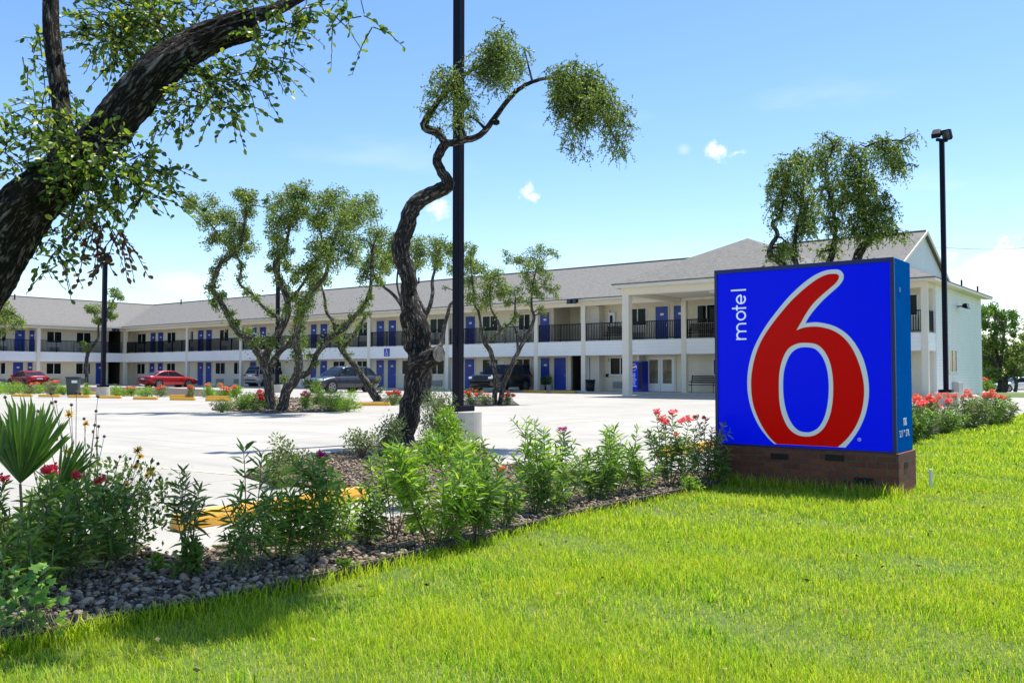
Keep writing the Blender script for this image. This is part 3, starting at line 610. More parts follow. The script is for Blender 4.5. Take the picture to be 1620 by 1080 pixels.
bench('black bench on the upper balcony right of the two blue doors',x_at(1112,1),1.0,3.2)
vm=thing('vending_machine','tall blue drinks vending machine beside the white office doors','vending machine',W(x_at(1016,.75)-.44,.75,.11),RZ)
VB=mat('vending_blue',(.006,.02,.42),.3); MB().box(-.5,.42,0,.8,0,1.88).build('body',VB,vm,bevel=.02)
MB().box(-.46,.14,-.012,-.001,.12,1.8).build('front_panel',em('vending_front',(.008,.03,.6),.12),vm); MB().box(.16,.40,-.014,-.001,.12,1.8).build('selection_panel',PLASTB,vm)
text_mesh('pepsi',.42,'brand_lettering',TWH,vm,(-.17,-.014,.72),(PI/2,-PI/2,0),.002)
for nm,z0_,z1_,m_ in (('roundel_red',.05,.20,mat('roundel_red',(.6,.01,.02),.4)),('roundel_white',-.03,.05,TWH),('roundel_blue',-.2,-.03,VB)):
    pl=[(.2*math.cos(a),.2*math.sin(a)) for a in np.linspace(0,2*PI,33)[:-1]]; pl=[(x,min(max(z,z0_+.03*math.sin(x*12)),z1_+.03*math.sin(x*12))) for x,z in pl]
    MB().xz([(x-.16,z+1.5) for x,z in pl][::-1],-.018,-.013).build(nm,m_,vm)
pl=[(.225*math.cos(a)-.16,.225*math.sin(a)+1.5) for a in np.linspace(0,2*PI,33)[:-1]]; MB().xz(pl[::-1],-.0128,-.0121).build('roundel_ring',TWH,vm)
def can(label,px,py,r=.3,h=.85):
    p=G(px,py); t=thing('trash_can',label,'trash can',p); b=MB(); b.cyl((0,0,0),r*.8,h,n=24,r2=r); b.build('body',PLASTB,t,True); b=MB(); b.cyl((0,0,h),r*1.08,.06,n=24); b.build('rim',PLASTB,t)
can('black round trash can beside the cream column left of the porch',934,621.5,.3,.78)
bp_=G(116,626.5); t=thing('wheeled_bin','dark green wheeled bin with a white sticker among the far left shrubs','bin',bp_,.25)
b=MB(); b.add([(-.26,-.3,.05),(.26,-.3,.05),(.26,.25,.05),(-.26,.25,.05),(-.32,-.38,1.),(.32,-.38,1.),(.32,.32,1.),(-.32,.32,1.)],[[3,2,1,0],[4,5,6,7],[0,1,5,4],[1,2,6,5],[2,3,7,6],[3,0,4,7]]); b.build('body',BINM,t,bevel=.03)
b=MB(); b.box(-.35,.35,-.42,.36,1.001,1.06); b.build('lid',BINM,t,bevel=.02); b=MB(); b.box(-.02,.26,-.386,-.35,.72,.86); b.build('sticker',WHITE,t)
for s in (-1,1): b=MB(); b.cyl((s*.3-.03,.24,.1),.1,.06,ax=0,n=16); b.build('wheel',RUB,t)
# ---------------------------------------------------------------- wheel stops
ws=None
def stop(x,y,rz,l=1.85,label=None,group='yellow concrete wheel stops'):
    b=MB(); h=.135; w=.15; pr=[(-w/2,0),(w/2,0),(w/2*.9,h*.55),(w/2*.55,h),(-w/2*.55,h),(-w/2*.9,h*.55)]
    vs=[(xx,p[0],p[1]) for xx in (-l/2,-l/2+.05,l/2-.05,l/2) for p in [((q_[0]*.8,q_[1]*.85) if abs(abs(xx)-l/2)<.01 else q_) for q_ in pr]]
    fs=[[5,4,3,2,1,0],[18,19,20,21,22,23]]+[[k*6+i,k*6+(i+1)%6,(k+1)*6+(i+1)%6,(k+1)*6+i] for k in range(3) for i in range(6)]
    b.add(vs,fs); o=b.build('wheel_stop',YEL,loc=(x,y,.001),rz=rz,bevel=.008); return tag(o,label,'wheel stop',group)
va=math.atan2(V[1],V[0]); ua_=math.atan2(-U[1],-U[0])
p=G(278,838); c=Vector((p.x-.03+V[0]*1.04,p.y+V[1]*1.04)); stop(c.x,c.y,va+.04,2.1,'large yellow wheel stop nearest the camera behind the foreground shrubs')
p=G(1042,723); stop(p.x+V[0]*.9,p.y+V[1]*.9,va,1.8,'yellow wheel stop behind the pink flowered oleander left of the blue sign')
p=G(588,641.5); stop(p.x,p.y,0,1.4,'yellow wheel stop at the foot of the leaning oak by the grey car')
far_=[(35,627.2),(78,627.8),(125,629),(174,630),(230,632),(289,633),(346,634.5)]
nm_=['leftmost yellow wheel stop in the far row','second yellow wheel stop from the left in the far row','yellow wheel stop in front of the dark green wheeled bin','yellow wheel stop just right of the far left pole pedestal','fifth yellow wheel stop from the left in the far row','yellow wheel stop second from the right end of the far row','rightmost yellow wheel stop of the far row by the round bush']
for (a,c_),l in zip(far_,nm_):
    p=G(a,c_); stop(p.x,p.y,-.25,1.3,l)
for a,c_,l in ((42,621.5,'yellow wheel stop behind the leftmost one of the far row'),(138,623.5,'small looking yellow wheel stop behind the wheeled bin'),(190,625,'yellow wheel stop at the back beside the far left pole pedestal'),(286,628.5,'yellow wheel stop behind the second from right of the far row'),(345,630.5,'yellow wheel stop at the back right end of the far row')):
    p=G(a,c_); stop(p.x,p.y,-.25,1.3,l)
for a,c_,l in ((890,619.2,'yellow wheel stop in front of the blue door left of the dark passage'),(846,620.5,'yellow wheel stop between the black car and the potted plants')):
    p=W(x_at(a,-1.0),-1.0); stop(p.x,p.y,ua_,1.9,l)
# ---------------------------------------------------------------- light poles
def pole(label,px,py,top_py,heads=True,ped=.34,w=.2,hz=.52,rz=.5,grp='square black parking lot light poles'):
    p=G(px,py); p.y+=ped; Yd=p.y; top=P(px,top_py,Yd).z
    t=thing('light_pole',label,'light pole',p,0,grp)
    b=MB(); b.cyl((0,0,-.01),ped,hz+.01,n=40); b.build('pedestal',CONCP,t,bevel=.012)
    b=MB(); b.box(-.23,.23,-.23,.23,hz,hz+.11); b.build('base_cover',POLEM,t,rz=RZ,bevel=.008)
    b=MB(); b.box(-w/2,w/2,-w/2,w/2,hz+.11,top); b.build('shaft',POLEM,t,rz=RZ,bevel=.012)
    b=MB(); b.box(-.05,.05,-w/2-.012,-w/2-.001,1.75,1.92); b.build('hand_hole_cover',POLEM,t,rz=RZ)
    if heads:
        c=MB(); c.box(-.24,.24,-.05,.05,top,top+.1); cb_=c.build('cross_arm',POLEM,t,rz=.3)
        for s,ti,yw in ((-1,.95,2.5),(1,.5,-.9)):
            h=MB(); h.add([(-.22,-.06,-.26),(.22,-.06,-.26),(.22,.14,-.2),(-.22,.14,-.2),(-.26,-.1,.3),(.26,-.1,.3),(.18,.22,.2),(-.18,.22,.2)],[[3,2,1,0],[4,5,6,7],[0,1,5,4],[1,2,6,5],[2,3,7,6],[3,0,4,7]])
            o=h.build('lamp_head',POLEM,t,bevel=.03); o.scale=(.72,.8,.8); o.location=(s*.2,0,top+.25); o.rotation_euler=(ti,0,yw)
            l=MB(); l.add([(-.17,-.075,-.2),(.17,-.075,-.2),(.2,-.1,.24),(-.2,-.1,.24)],[[0,1,2,3]]); lo=l.build('lamp_lens',LENS,o)
    return t
pole('nearest tall square black pole crossing the centre of the picture',722,696,-250,heads=True,ped=.46,w=.165)
pole('tall black light pole with two lamp heads right of the blue sign',1506,643,224,ped=.42,w=.17)
pole('slim dark light pole beside the wheeled bin at far left',158,628,418)
pole('dark light pole partly hidden behind the forked oak',436,621,385)
# ---------------------------------------------------------------- CARS
def car(name,label,p,head,col,style='sedan',grp='cars parked at the motel',z=0.):
    """local frame: +x forward"""
    t=thing(name,label,'car',(p.x,p.y,z),math.atan2(head[1],head[0]),grp)
    pm=mat('car_paint_%s'%col[0],col[1],.28,.25,coat=.8)
    if style=='sedan':
        Lh,Wd=2.38,.9; top=[(-2.38,.62),(-2.33,.92),(-2.2,1.0),(-1.75,1.03),(-1.0,1.0),(0,.97),(.95,.95),(1.3,.92),(1.9,.82),(2.2,.7),(2.38,.5)]
        cab=[(-1.85,1.02),(-1.15,1.36),(-.5,1.45),(.15,1.43),(.6,1.28),(1.15,.95)]; wr=.33; wx=(-1.38,1.42); bot=.2
    elif style=='suv':
        Lh,Wd=2.4,.97; top=[(-2.38,.7),(-2.36,1.0),(-2.2,1.12),(-1.6,1.13),(-.9,1.1),(0,1.08),(.9,1.06),(1.3,1.02),(1.9,.92),(2.25,.78),(2.4,.55)]
        cab=[(-2.15,1.12),(-1.75,1.55),(-1.1,1.68),(.05,1.68),(.55,1.52),(1.2,1.04)]; wr=.38; wx=(-1.42,1.45); bot=.27
    else:
        Lh,Wd=2.4,.98; top=[(-2.4,.7),(-2.38,1.1),(-2.3,1.2),(-1.6,1.2),(-.9,1.2),(0,1.2),(.8,1.2),(1.15,1.18),(1.9,1.14),(2.3,1.05),(2.4,.6)]
        cab=[(-2.3,1.19),(-2.05,1.72),(-1.7,1.83),(.2,1.82),(.6,1.72),(1.05,1.18)]; wr=.4; wx=(-1.45,1.5); bot=.32
    sp_=spline(top,4); v=[];n=None
    for (x,zt) in sp_:
        k=min(1,max(0,(abs(x)-Lh+.45)/.45)); w=Wd*(1-.16*k*k); bz=bot+.12*k
        sec=[(w*.86,bz),(w*.97,bz+.12),(w,bz+.3),(w*.99,min(zt-.08,.75)),(w*.93,zt-.05),(w*.82,zt),(w*.4,zt+.02)]
        ring_=sec+[(-a,c) for a,c in sec[::-1]]; n=len(ring_); v+=[(x,a,c) for a,c in ring_]
    f=[[i*n+k,(i+1)*n+k,(i+1)*n+(k+1)%n,i*n+(k+1)%n] for i in range(len(sp_)-1) for k in range(n)]+[list(range(n)),list(range((len(sp_)-1)*n,len(sp_)*n))[::-1]]
    body=MB().add(v,f).build('body',pm,t,True)
    # glasshouse and roof
    cs_=spline(cab,4); base=lambda x: np.interp(x,[a for a,_ in top],[c for _,c in top])-.03
    v=[]; gw=Wd*.9; ztop=max(z_ for _,z_ in cs_)
    for (x,zt) in cs_:
        bz=base(x); r_=max(0,(zt-bz)/(ztop-bz+1e-6)); wt=gw*(1-.19*r_); v+=[(x,gw,bz),(x,wt,zt-.03),(x,wt*.85,zt),(x,-wt*.85,zt),(x,-wt,zt-.03),(x,-gw,bz)]
    n=6; m=len(cs_); f=[[i*n+k,(i+1)*n+k,(i+1)*n+k+1,i*n+k+1] for i in range(m-1) for k in range(5)]+[[0,1,2,3,4,5],[(m-1)*n+k for k in range(6)][::-1]]
    MB().add(v,f).build('windows',CAL,t)
    xr=[x for x,z_ in cs_ if z_>ztop-.14]; xa,xb=min(xr)-.12,max(xr)+.02
    rb=MB(); k_=8; v=[]
    for i in range(k_+1):
        x=xa+(xb-xa)*i/k_; zt=np.interp(x,[a for a,_ in cs_],[c for _,c in cs_]); bz=base(x); r_=(zt-bz)/(ztop-bz); wt=gw*(1-.19*r_)+.012; v+=[(x,wt,zt-.09),(x,wt,zt-.02),(x,wt*.86,zt+.018),(x,-wt*.86,zt+.018),(x,-wt,zt-.02),(x,-wt,zt-.09)]
    rb.add(v,[[i*6+k,(i+1)*6+k,(i+1)*6+k+1,i*6+k+1] for i in range(k_) for k in range(5)]); rb.build('roof',pm,t,True)
    pb=MB()   # pillars
    for s in (-1,1):
        for (xx,dx) in ((cab[0][0]+.15,(cab[1][0]-cab[0][0])*.9),(-.45,.0),(cab[-1][0]-.08,-(cab[-1][0]-cab[-3][0])*.85)):
            x2=xx+dx; zt=np.interp(x2,[a for a,_ in cs_],[c for _,c in cs_])-.04; bz=base(xx); r_=(zt-bz)/(ztop-bz); pb.tube([(xx,s*(gw+.004),bz+.02),(x2,s*(gw*(1-.19*r_)+.008),zt)],.035,6)
        if style!='sedan': pb.tube([(-1.35,s*(gw+.004),base(-1.35)),(-1.4,s*(gw*.82+.008),ztop-.06)],.05,6)
    pb.build('pillars',pm,t)
    for x in wx:
        for s in (-1,1):
            ar=MB(); ar.cyl((x,s*Wd*.999 if s>0 else -Wd*.999-.0,wr+.02),wr+.065,-s*.25,ax=1,n=28); ar.build('wheel_arch',PLASTB,t)
            wv=MB(); wv.cyl((0,-.11,0),wr,.22,ax=1,n=28); o=wv.build('wheel',RUB,t,bevel=.02); o.location=(x,s*(Wd-.1),wr)
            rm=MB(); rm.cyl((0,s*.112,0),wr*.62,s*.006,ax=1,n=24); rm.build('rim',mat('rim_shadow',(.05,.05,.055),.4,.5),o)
            sk=MB()
            for k in range(5):
                a=k*2*PI/5; dx,dz=math.cos(a),math.sin(a); r0,r1=.04,wr*.66; nx_,nz_=-dz*.035,dx*.035
                sk.add([(dx*r0-nx_,s*.124,dz*r0-nz_),(dx*r1-nx_,s*.124,dz*r1-nz_),(dx*r1+nx_,s*.124,dz*r1+nz_),(dx*r0+nx_,s*.124,dz*r0+nz_)],[[0,1,2,3]])
            for k in range(24):
                a,b2=k*PI/12,(k+1)*PI/12; sk.add([(math.cos(q_)*rr,s*.124,math.sin(q_)*rr) for q_,rr in ((a,wr*.6),(b2,wr*.6),(b2,wr*.7),(a,wr*.7))],[[0,1,2,3]])
            sk.build('spokes',RIM,o)
    hz=.72 if style=='sedan' else (.85 if style=='suv' else .98)
    for s in (-1,1):
        h=MB(); h.box(Lh-.30,Lh-.03,s*Wd*.80-.13,s*Wd*.80+.13,hz-.10,hz+.04); h.build('headlight',LAMPC,t,bevel=.03)
        h=MB(); h.box(-Lh-.0,-Lh+.22,s*Wd*.78-.14,s*Wd*.78+.14,hz+.0,hz+.17); h.build('tail_light',TAIL,t,bevel=.03)
        h=MB(); h.box(.72,.88,s*(Wd+.08)-.09,s*(Wd+.08)+.09,base(.8)+.02,base(.8)+.16); h.build('mirror',pm,t,bevel=.03)
        h=MB(); [h.box(x,x+.16,s*(Wd*.985)-.012,s*(Wd*.985)+.012,.80,.83) for x in (-.85,.2)]; h.build('door_handle',pm,t)
        h=MB(); [h.box(x,x+.012,s*Wd*.99-.008,s*Wd*.99+.008,bot+.15,.9) for x in (-1.05,-.35,.85)]; h.build('door_seam',PLASTB,t)
    g=MB(); g.box(Lh-.06,Lh+.01,-.5,.5,hz-.20,hz-.02); g.build('grille',PLASTB,t,bevel=.02); g=MB(); g.box(Lh-.10,Lh+.015,-.7,.7,.3,.42); g.build('air_intake',PLASTB,t,bevel=.02)
    g=MB(); g.box(-Lh-.02,-Lh+.02,-.25,.25,hz-.02,hz+.12); g.build('licence_plate',WHITE,t); g=MB(); g.box(-Lh-.025,-Lh+.1,-.75,.75,.34,.46); g.build('rear_bumper_trim',PLASTB if style!='sedan' else pm,t,bevel=.02)
    return t
hv=(V[0],V[1]); hm=(-V[0],-V[1]); hu=(U[0],U[1])
def Gs(px,py): return G(px,py)
REDP=('red',(.38,.004,.008))
car('parked_car','red sedan seen from behind at the far left of the motel',G(43,612.2),hu,REDP)
car('parked_car','red sedan seen from its right side left of the forked oak',P(266,612,77)*1.0 if False else G(266,612.6),hv,('red',(.38,.004,.008)))
car('parked_car','silver van like car partly hidden behind the forked oak trunk',G(432,612.5),hv,('silver',(.42,.42,.41)),'box')
car('parked_car','dark grey rounded crossover parked behind the leaning oak',G(541,620.5),(-V[0]-.08,-V[1]+.05),('grey',(.03,.034,.045)),'suv')
car('parked_car','black boxy off road car parked behind the twin stemmed oak',G(793,619.8),(-V[0]*.9,-V[1]),('black',(.004,.004,.005)),'box')
car('parked_car','white sedan on the road at the far right edge behind trees',Vector((50.3,88,0)),(-1,.04),('white',(.72,.71,.68)),z=-.6)
car('parked_car','pale silver van behind the white sedan at the far right',Vector((56.5,97,0)),(-1,.05),('silver',(.42,.42,.41)),'box',z=-.58)
# ---------------------------------------------------------------- BARK + FOLIAGE materials
def bark(name,c1,c2,sc,dist):
    m=mat(name,c1,.9,spec=.2); N,L,b=nodes(m); tc=N.new('ShaderNodeAttribute'); tc.attribute_name='bc'; mp=N.new('ShaderNodeMapping'); mp.inputs['Scale'].default_value=(sc,sc,sc*.22); L.new(tc.outputs['Vector'],mp.inputs[0])
    no=N.new('ShaderNodeTexNoise'); no.inputs['Scale'].default_value=1.; no.inputs['Detail'].default_value=7; no.inputs['Roughness'].default_value=.62; no.inputs['Distortion'].default_value=.6; L.new(mp.outputs[0],no.inputs['Vector'])
    r1=N.new('ShaderNodeMath'); r1.operation='SUBTRACT'; L.new(no.outputs['Fac'],r1.inputs[0]); r1.inputs[1].default_value=.5
    r2=N.new('ShaderNodeMath'); r2.operation='ABSOLUTE'; L.new(r1.outputs[0],r2.inputs[0])
    r=N.new('ShaderNodeValToRGB'); r.color_ramp.elements[0].color=(*[x*.2 for x in c1],1); r.color_ramp.elements[0].position=.0; r.color_ramp.elements[1].color=(*c2,1); r.color_ramp.elements[1].position=.19
    e1=r.color_ramp.elements.new(.07); e1.color=(*c1,1); L.new(r2.outputs[0],r.inputs[0]); L.new(r.outputs[0],b.inputs['Base Color'])
    bp=N.new('ShaderNodeBump'); bp.inputs['Strength'].default_value=1; bp.inputs['Distance'].default_value=dist; L.new(r2.outputs[0],bp.inputs['Height']); L.new(bp.outputs[0],b.inputs['Normal']); return m
BARKN=bark('near_oak_bark',(.06,.045,.036),(.50,.44,.38),42,.2)
BARKM=bark('oak_bark',(.065,.053,.044),(.45,.41,.36),26,.18)
BARKF=bark('far_oak_bark',(.11,.092,.075),(.42,.38,.32),14,.1)
LEAFM=mat('oak_leaf',(.07,.12,.03),.5,trans=.35,spec=.4,rnd=[(.045,.09,.022),(.12,.19,.04),(.22,.30,.065),(.37,.42,.14)])
LEAFN=mat('near_oak_leaf',(.07,.14,.02),.35,trans=.45,spec=.5,rnd=[(.025,.06,.018),(.07,.14,.025),(.17,.25,.04),(.40,.44,.10)])
LEAFB=mat('bronze_leaf',(.14,.05,.03),.5,trans=.3,rnd=[(.08,.02,.02),(.2,.07,.04),(.12,.10,.04)])
def ball(n): 
    v=unit(RNG.normal(size=(n,3))); return v*(RNG.random((n,1))**.42)
def tree(name,label,px,py,branches,clumps,leaf=.07,dens=1.,D=None,bm=BARKF,lm=LEAFM,droop=0.,nseg=8,grp='live oak trees round the motel',spread=.5,sprig=0,hug=0.,cat='tree',base=None,aspect=.6):
    b0=base if base is not None else G(px,py); D=D or b0.y; sc=F/D
    t=thing(name,label,cat,b0,0,grp); o0=Vector(b0); tr=MB(); nodes_=[]
    for bi,br in enumerate(branches):
        yo=[(q_[3] if len(q_)>3 else None) for q_ in br]; dd=random.uniform(-1,1)*spread
        pts=[]
        for i,q_ in enumerate(br):
            off=yo[i] if yo[i] is not None else (0 if bi==0 else dd*i/max(1,len(br)-1)*3)
            pts.append((q_[0],q_[1],D+off,q_[2]))
        s=spline(pts,4); P3=[P(a,b_,c) for a,b_,c,_ in s]; rr=[max(.008,w*c/F/2) for _,_,c,w in s]
        P3=[p-o0+Vector((random.uniform(-1,1),random.uniform(-1,1),random.uniform(-1,1)))*r_*.12 for p,r_ in zip(P3,rr)]
        tr.tube(P3,rr,nseg,wob=.14); nodes_+=[(p,r_) for p,r_ in zip(P3,rr)]
    lv=Leaves(); NP=np.array([p[:] for p,_ in nodes_])
    if hug:
        for (p,r_) in nodes_:
            if p.z<1.4 or random.random()<.25: continue
            n=int(hug*random.uniform(5,40)); q_=np.array(p[:])+ball(n)*(r_+random.uniform(.1,.32)); lv.add(q_,RNG.normal(size=(n,3))+np.array([0,0,.4]),leaf*RNG.uniform(.6,1.2,n),leaf*aspect*RNG.uniform(.7,1.2,n))
    for c in clumps:
        cx_,cy_,r=c[:3]; k=c[3] if len(c)>3 else 1.; R=r*D/F
        guess=np.array((P(cx_,cy_,D)-o0)[:]); j=np.argmin(((NP-guess)**2)[:,[0,2]].sum(1)); yo=NP[j][1]+random.uniform(-1,1)*min(R*1.6,spread*2)
        cen=P(cx_,cy_,D+float(yo))-o0; st=Vector(NP[j]); mid=(st+cen)/2+Vector((random.uniform(-.2,.2)*R,random.uniform(-.2,.2)*R,random.uniform(-.1,.3)*R))
        rs=min(nodes_[j][1]*.5,.04)+.006
        tr.tube([st,mid,cen],[rs,rs*.7,rs*.4],5,cap=False)
        ns=max(4,int(5+r/4)); subs=ball(ns)*R*.85; N_=int(dens*k*r*r*(1.15 if not droop else .95))+20
        for s_ in subs:
            e_=cen+Vector(s_); tr.tube([cen,(cen+e_)/2+Vector((0,0,R*.08)),e_],[rs*.4,rs*.3,.004],4,cap=False)
        if droop>0 or sprig:
            # hanging sprigs
            nsp=max(3,int(N_/(11)))
            a0=np.array(cen[:])+ball(nsp)*R; dirs=unit(np.stack([RNG.normal(0,.5,nsp),RNG.normal(0,.5,nsp),-droop+RNG.normal(0,.45,nsp)],1)); ln=RNG.uniform(.1,.28,nsp)*(1 if sprig==0 else sprig)
            for k2 in range(11):
                tt=(k2+.5)/11; pp=a0+dirs*(ln*tt)[:,None]+np.array([0,0,-1])*(ln*tt*tt*.25)[:,None]; ld=unit(dirs+RNG.normal(0,.8,(nsp,3))); lv.add(pp,ld,leaf*RNG.uniform(.6,1.25,nsp),leaf*aspect*RNG.uniform(.7,1.2,nsp))
            for k2 in range(0,nsp,2): 
                a_=Vector(a0[k2]); d_=Vector(dirs[k2]); l_=float(ln[k2]); tr.tube([a_,a_+d_*l_*.5,a_+d_*l_+Vector((0,0,-.25*l_))],[.004,.003,.002],4,cap=False)
        else:
            w_=RNG.random(ns)**1.5+.15; ch=RNG.choice(ns,N_,p=w_/w_.sum()); pp=np.array(cen[:])+subs[ch]+ball(N_)*R*.62; lv.add(pp,RNG.normal(size=(N_,3))+np.array([0,0,.3]),leaf*RNG.uniform(.6,1.3,N_),leaf*aspect*RNG.uniform(.7,1.2,N_))
    tr.build('trunk',bm,t,True); lv.build('crown',lm,t); return t
# --- centre twisted oak
tree('oak_tree','twisted bare trunked oak leaning beside the nearest black pole',636,704,
 [[(629,712,58),(633,697,48),(643,668,36),(652,632,33),(658,600,35),(664,566,38),(667,536,31),(661,512,35),(650,488,28),(647,464,26),(647,440,26),(637,412,28),(635,385,28),(645,350,27),(658,322,26),(682,306,24),(708,294,22),(702,277,17),(692,258,15),(697,238,15),(706,227,14)],
  [(706,228,12),(692,212,12),(672,201,14),(678,183,11),(697,157,8),(722,130,6),(745,112,5),(775,98,4)],
  [(704,228,12,0),(730,223,11,.1),(759,214,10,.1),(778,193,9,.2),(800,163,8,.3),(820,142,7,.3),(842,130,6,.3),(868,124,5,.3),(905,130,3,.3),(935,150,2.5,.3)],
  [(778,193,8,.2),(785,194,9,.15),(788,193,8,.1)],
  [(660,575,32,0),(676,568,30,-.2),(690,561,25,-.35),(693,560,23,-.4)],
  [(653,560,12),(644,548,11),(645,533,10),(639,512,11),(637,498,9)]],
 [(787,75,28,1),(770,95,30,1),(805,98,30,1),(790,115,30,.9),(805,55,12,.5),(795,40,8,.4),(830,80,12,.4),
  (718,120,24,.6),(700,125,20,.7),(690,150,22,.5),(720,150,26,.6),(740,160,22,.5),(725,190,20,.4),(745,185,14,.3),(680,175,16,.4),(695,205,12,.25),
  (890,125,30,1.1),(915,125,30,1.1),(940,135,30,1.1),(900,160,30,1.2),(930,170,32,1.2),(955,160,28,1),(915,195,22,1),(965,195,24,.7),(985,180,22,.5),(905,222,20,.45),(925,235,12,.3),(975,225,22,.55),(985,245,14,.4),(995,200,18,.35),(880,180,14,.4),(885,145,20,1),(910,100,12,.4)],
 leaf=.048,dens=2.4,bm=BARKM,droop=.42,nseg=18,spread=.25,aspect=.55)
cut=MB(); pc=P(691,560,15.1); 
# cut face of the big knot
o0=P(694,560,14.98); ob=MB(); ob.cyl((0,0,0),.13,.02,ax=0,n=20); kf=ob.build('knot',mat('cut_wood',(.34,.28,.22),.9,noise=(25,(.16,.12,.1),.8)),[x for x in bpy.data.objects if x.get('label','').startswith('twisted bare')][0],rz=-.75)
kf.location=o0-Vector(kf.parent.location)
# --- forked oak in the island
tree('oak_tree','large forked oak with knobbly leafy limbs in the parking island',438,651,
 [[(430,655,20),(428,640,17),(426,608,16),(418,573,16),(405,553,12),(400,540,11),(381,529,11),(368,514,10),(359,496,9),(347,474,9),(336,455,8),(341,436,8),(350,416,7),(371,400,6),(383,378,5),(388,345,4),(392,310,3)],
  [(418,573,15),(424,555,13),(430,540,12),(443,524,11),(453,503,10),(455,476,10),(443,447,9),(434,418,7),(449,398,6),(456,370,5),(462,335,4),(470,305,3)],
  [(452,508,8),(440,503,6),(422,490,6),(409,477,5),(397,462,5),(379,449,4),(381,428,4),(377,410,3),(352,380,3),(325,345,3),(300,325,2)],
  [(446,652,20),(448,640,17),(455,615,16),(470,595,15),(473,571,12),(470,534,11),(475,497,10),(484,474,10),(501,452,8),(515,436,7),(523,400,6),(534,365,5),(545,335,3)],
  [(470,595,12),(489,588,9),(501,561,9),(518,539,8),(540,524,8),(559,503,7),(576,483,7),(586,458,6),(588,425,5),(590,390,4),(600,365,3)],
  [(452,478,6),(470,462,5),(490,430,4),(510,390,4),(500,345,3)],[(428,578,12),(440,560,9),(455,545,8),(466,530,6)]],
 [(298,322,14),(312,325,18),(335,318,14,.7),(325,345,18),(350,345,22),(372,352,22),(362,378,22),(385,375,20),(345,372,16),(330,385,14,.8),(392,340,16),(388,315,18),(376,308,14),(400,312,12),(395,395,15),(370,400,16),(352,412,13),(342,432,11),(336,455,13),(348,472,12),(340,482,10),(362,498,9),(372,515,10),(388,528,12),(405,540,10),(384,440,7),(392,462,9),(405,472,7),(430,498,9,.7),(428,542,12),(382,420,8),
  (445,318,18),(468,300,20),(484,312,18),(470,330,24),(445,345,20),(428,330,12,.8),(420,318,8),(434,362,16),(458,355,18),(438,385,16),(482,340,14),(452,395,14),(432,405,11),(430,425,11),(458,420,14),(475,425,16),(440,440,12),(470,445,14),(460,470,10),(455,490,9),(450,455,10),
  (510,320,18),(530,315,20),(520,340,24),(548,330,22),(572,322,20),(590,335,18),(502,355,18),(545,355,26),(570,350,22),(515,385,24),(540,385,24),(500,405,20),(555,402,20),(522,412,20),(572,380,14,.7),(600,372,20),(618,385,16),(595,395,22),(610,415,20),(588,425,20),(575,435,16),(598,440,14),(492,430,16),(505,440,18),(490,455,16),(482,475,16),(478,500,15),(470,520,14),(478,540,11),(468,560,11),(490,560,9,.7),(476,485,14),
  (585,470,8),(580,482,9),(570,495,9),(556,505,8),(545,515,8),(530,530,7,.7),(500,575,6,.6),(450,600,9,.8),(485,605,8,.5)],
 leaf=.075,dens=1.9,spread=.55,aspect=.65,hug=1.)
# --- leaning oak
tree('oak_tree','small leaning oak between the grey crossover and the yellow wheel stop',598,635,
 [[(600,637,16),(595,628,14),(584,612,12),(566,584,10),(548,563,9),(538,548,8),(530,520,7),(527,508,6),(516,492,5),(513,468,4),(507,450,4),(500,435,3)],[(540,550,5),(552,540,5),(568,515,5),(582,495,4)]],
 [(505,440,12),(498,425,12,.8),(535,540,8),(545,552,6),(538,528,7,.8),(555,560,6,.5),(528,505,5,.6),(583,500,7,.7),(600,600,6,.6),(603,618,7,.8),(590,610,5,.5),(570,518,8,.7)],leaf=.08,dens=1.6,aspect=.65,hug=1.)
# --- umbrella oak behind
tree('oak_tree','flat topped oak behind the twisted trunk with bare curving limbs',672,636,
 [[(676,640,14),(675,615,13),(678,590,12),(672,568,12),(676,540,9),(672,505,7),(678,490,7),(684,468,6),(684,445,5),(688,425,4),(690,405,3)],
  [(676,560,9),(690,553,9),(699,541,8),(702,520,7),(708,498,6),(712,483,5),(722,470,4),(730,440,3)],
  [(674,500,6),(667,482,5),(658,462,4),(656,440,3)],[(668,575,8),(645,545,8),(639,515,8),(636,485,6),(619,463,5),(606,452,4),(600,430,3)],[(636,480,4),(628,450,3),(630,425,3)]],
 [(625,392,14),(645,388,16),(665,388,18),(690,385,18),(710,390,18),(735,395,14),(745,405,10),(640,405,18),(665,405,18),(690,405,18),(715,412,16),(660,420,14),(690,420,14),(625,412,16),(608,430,14,.9),(635,425,12,.9),(740,425,12,.8),(615,400,12),(715,430,10,.7),(705,455,5,.5)],leaf=.085,dens=2.2,spread=.7,aspect=.65)
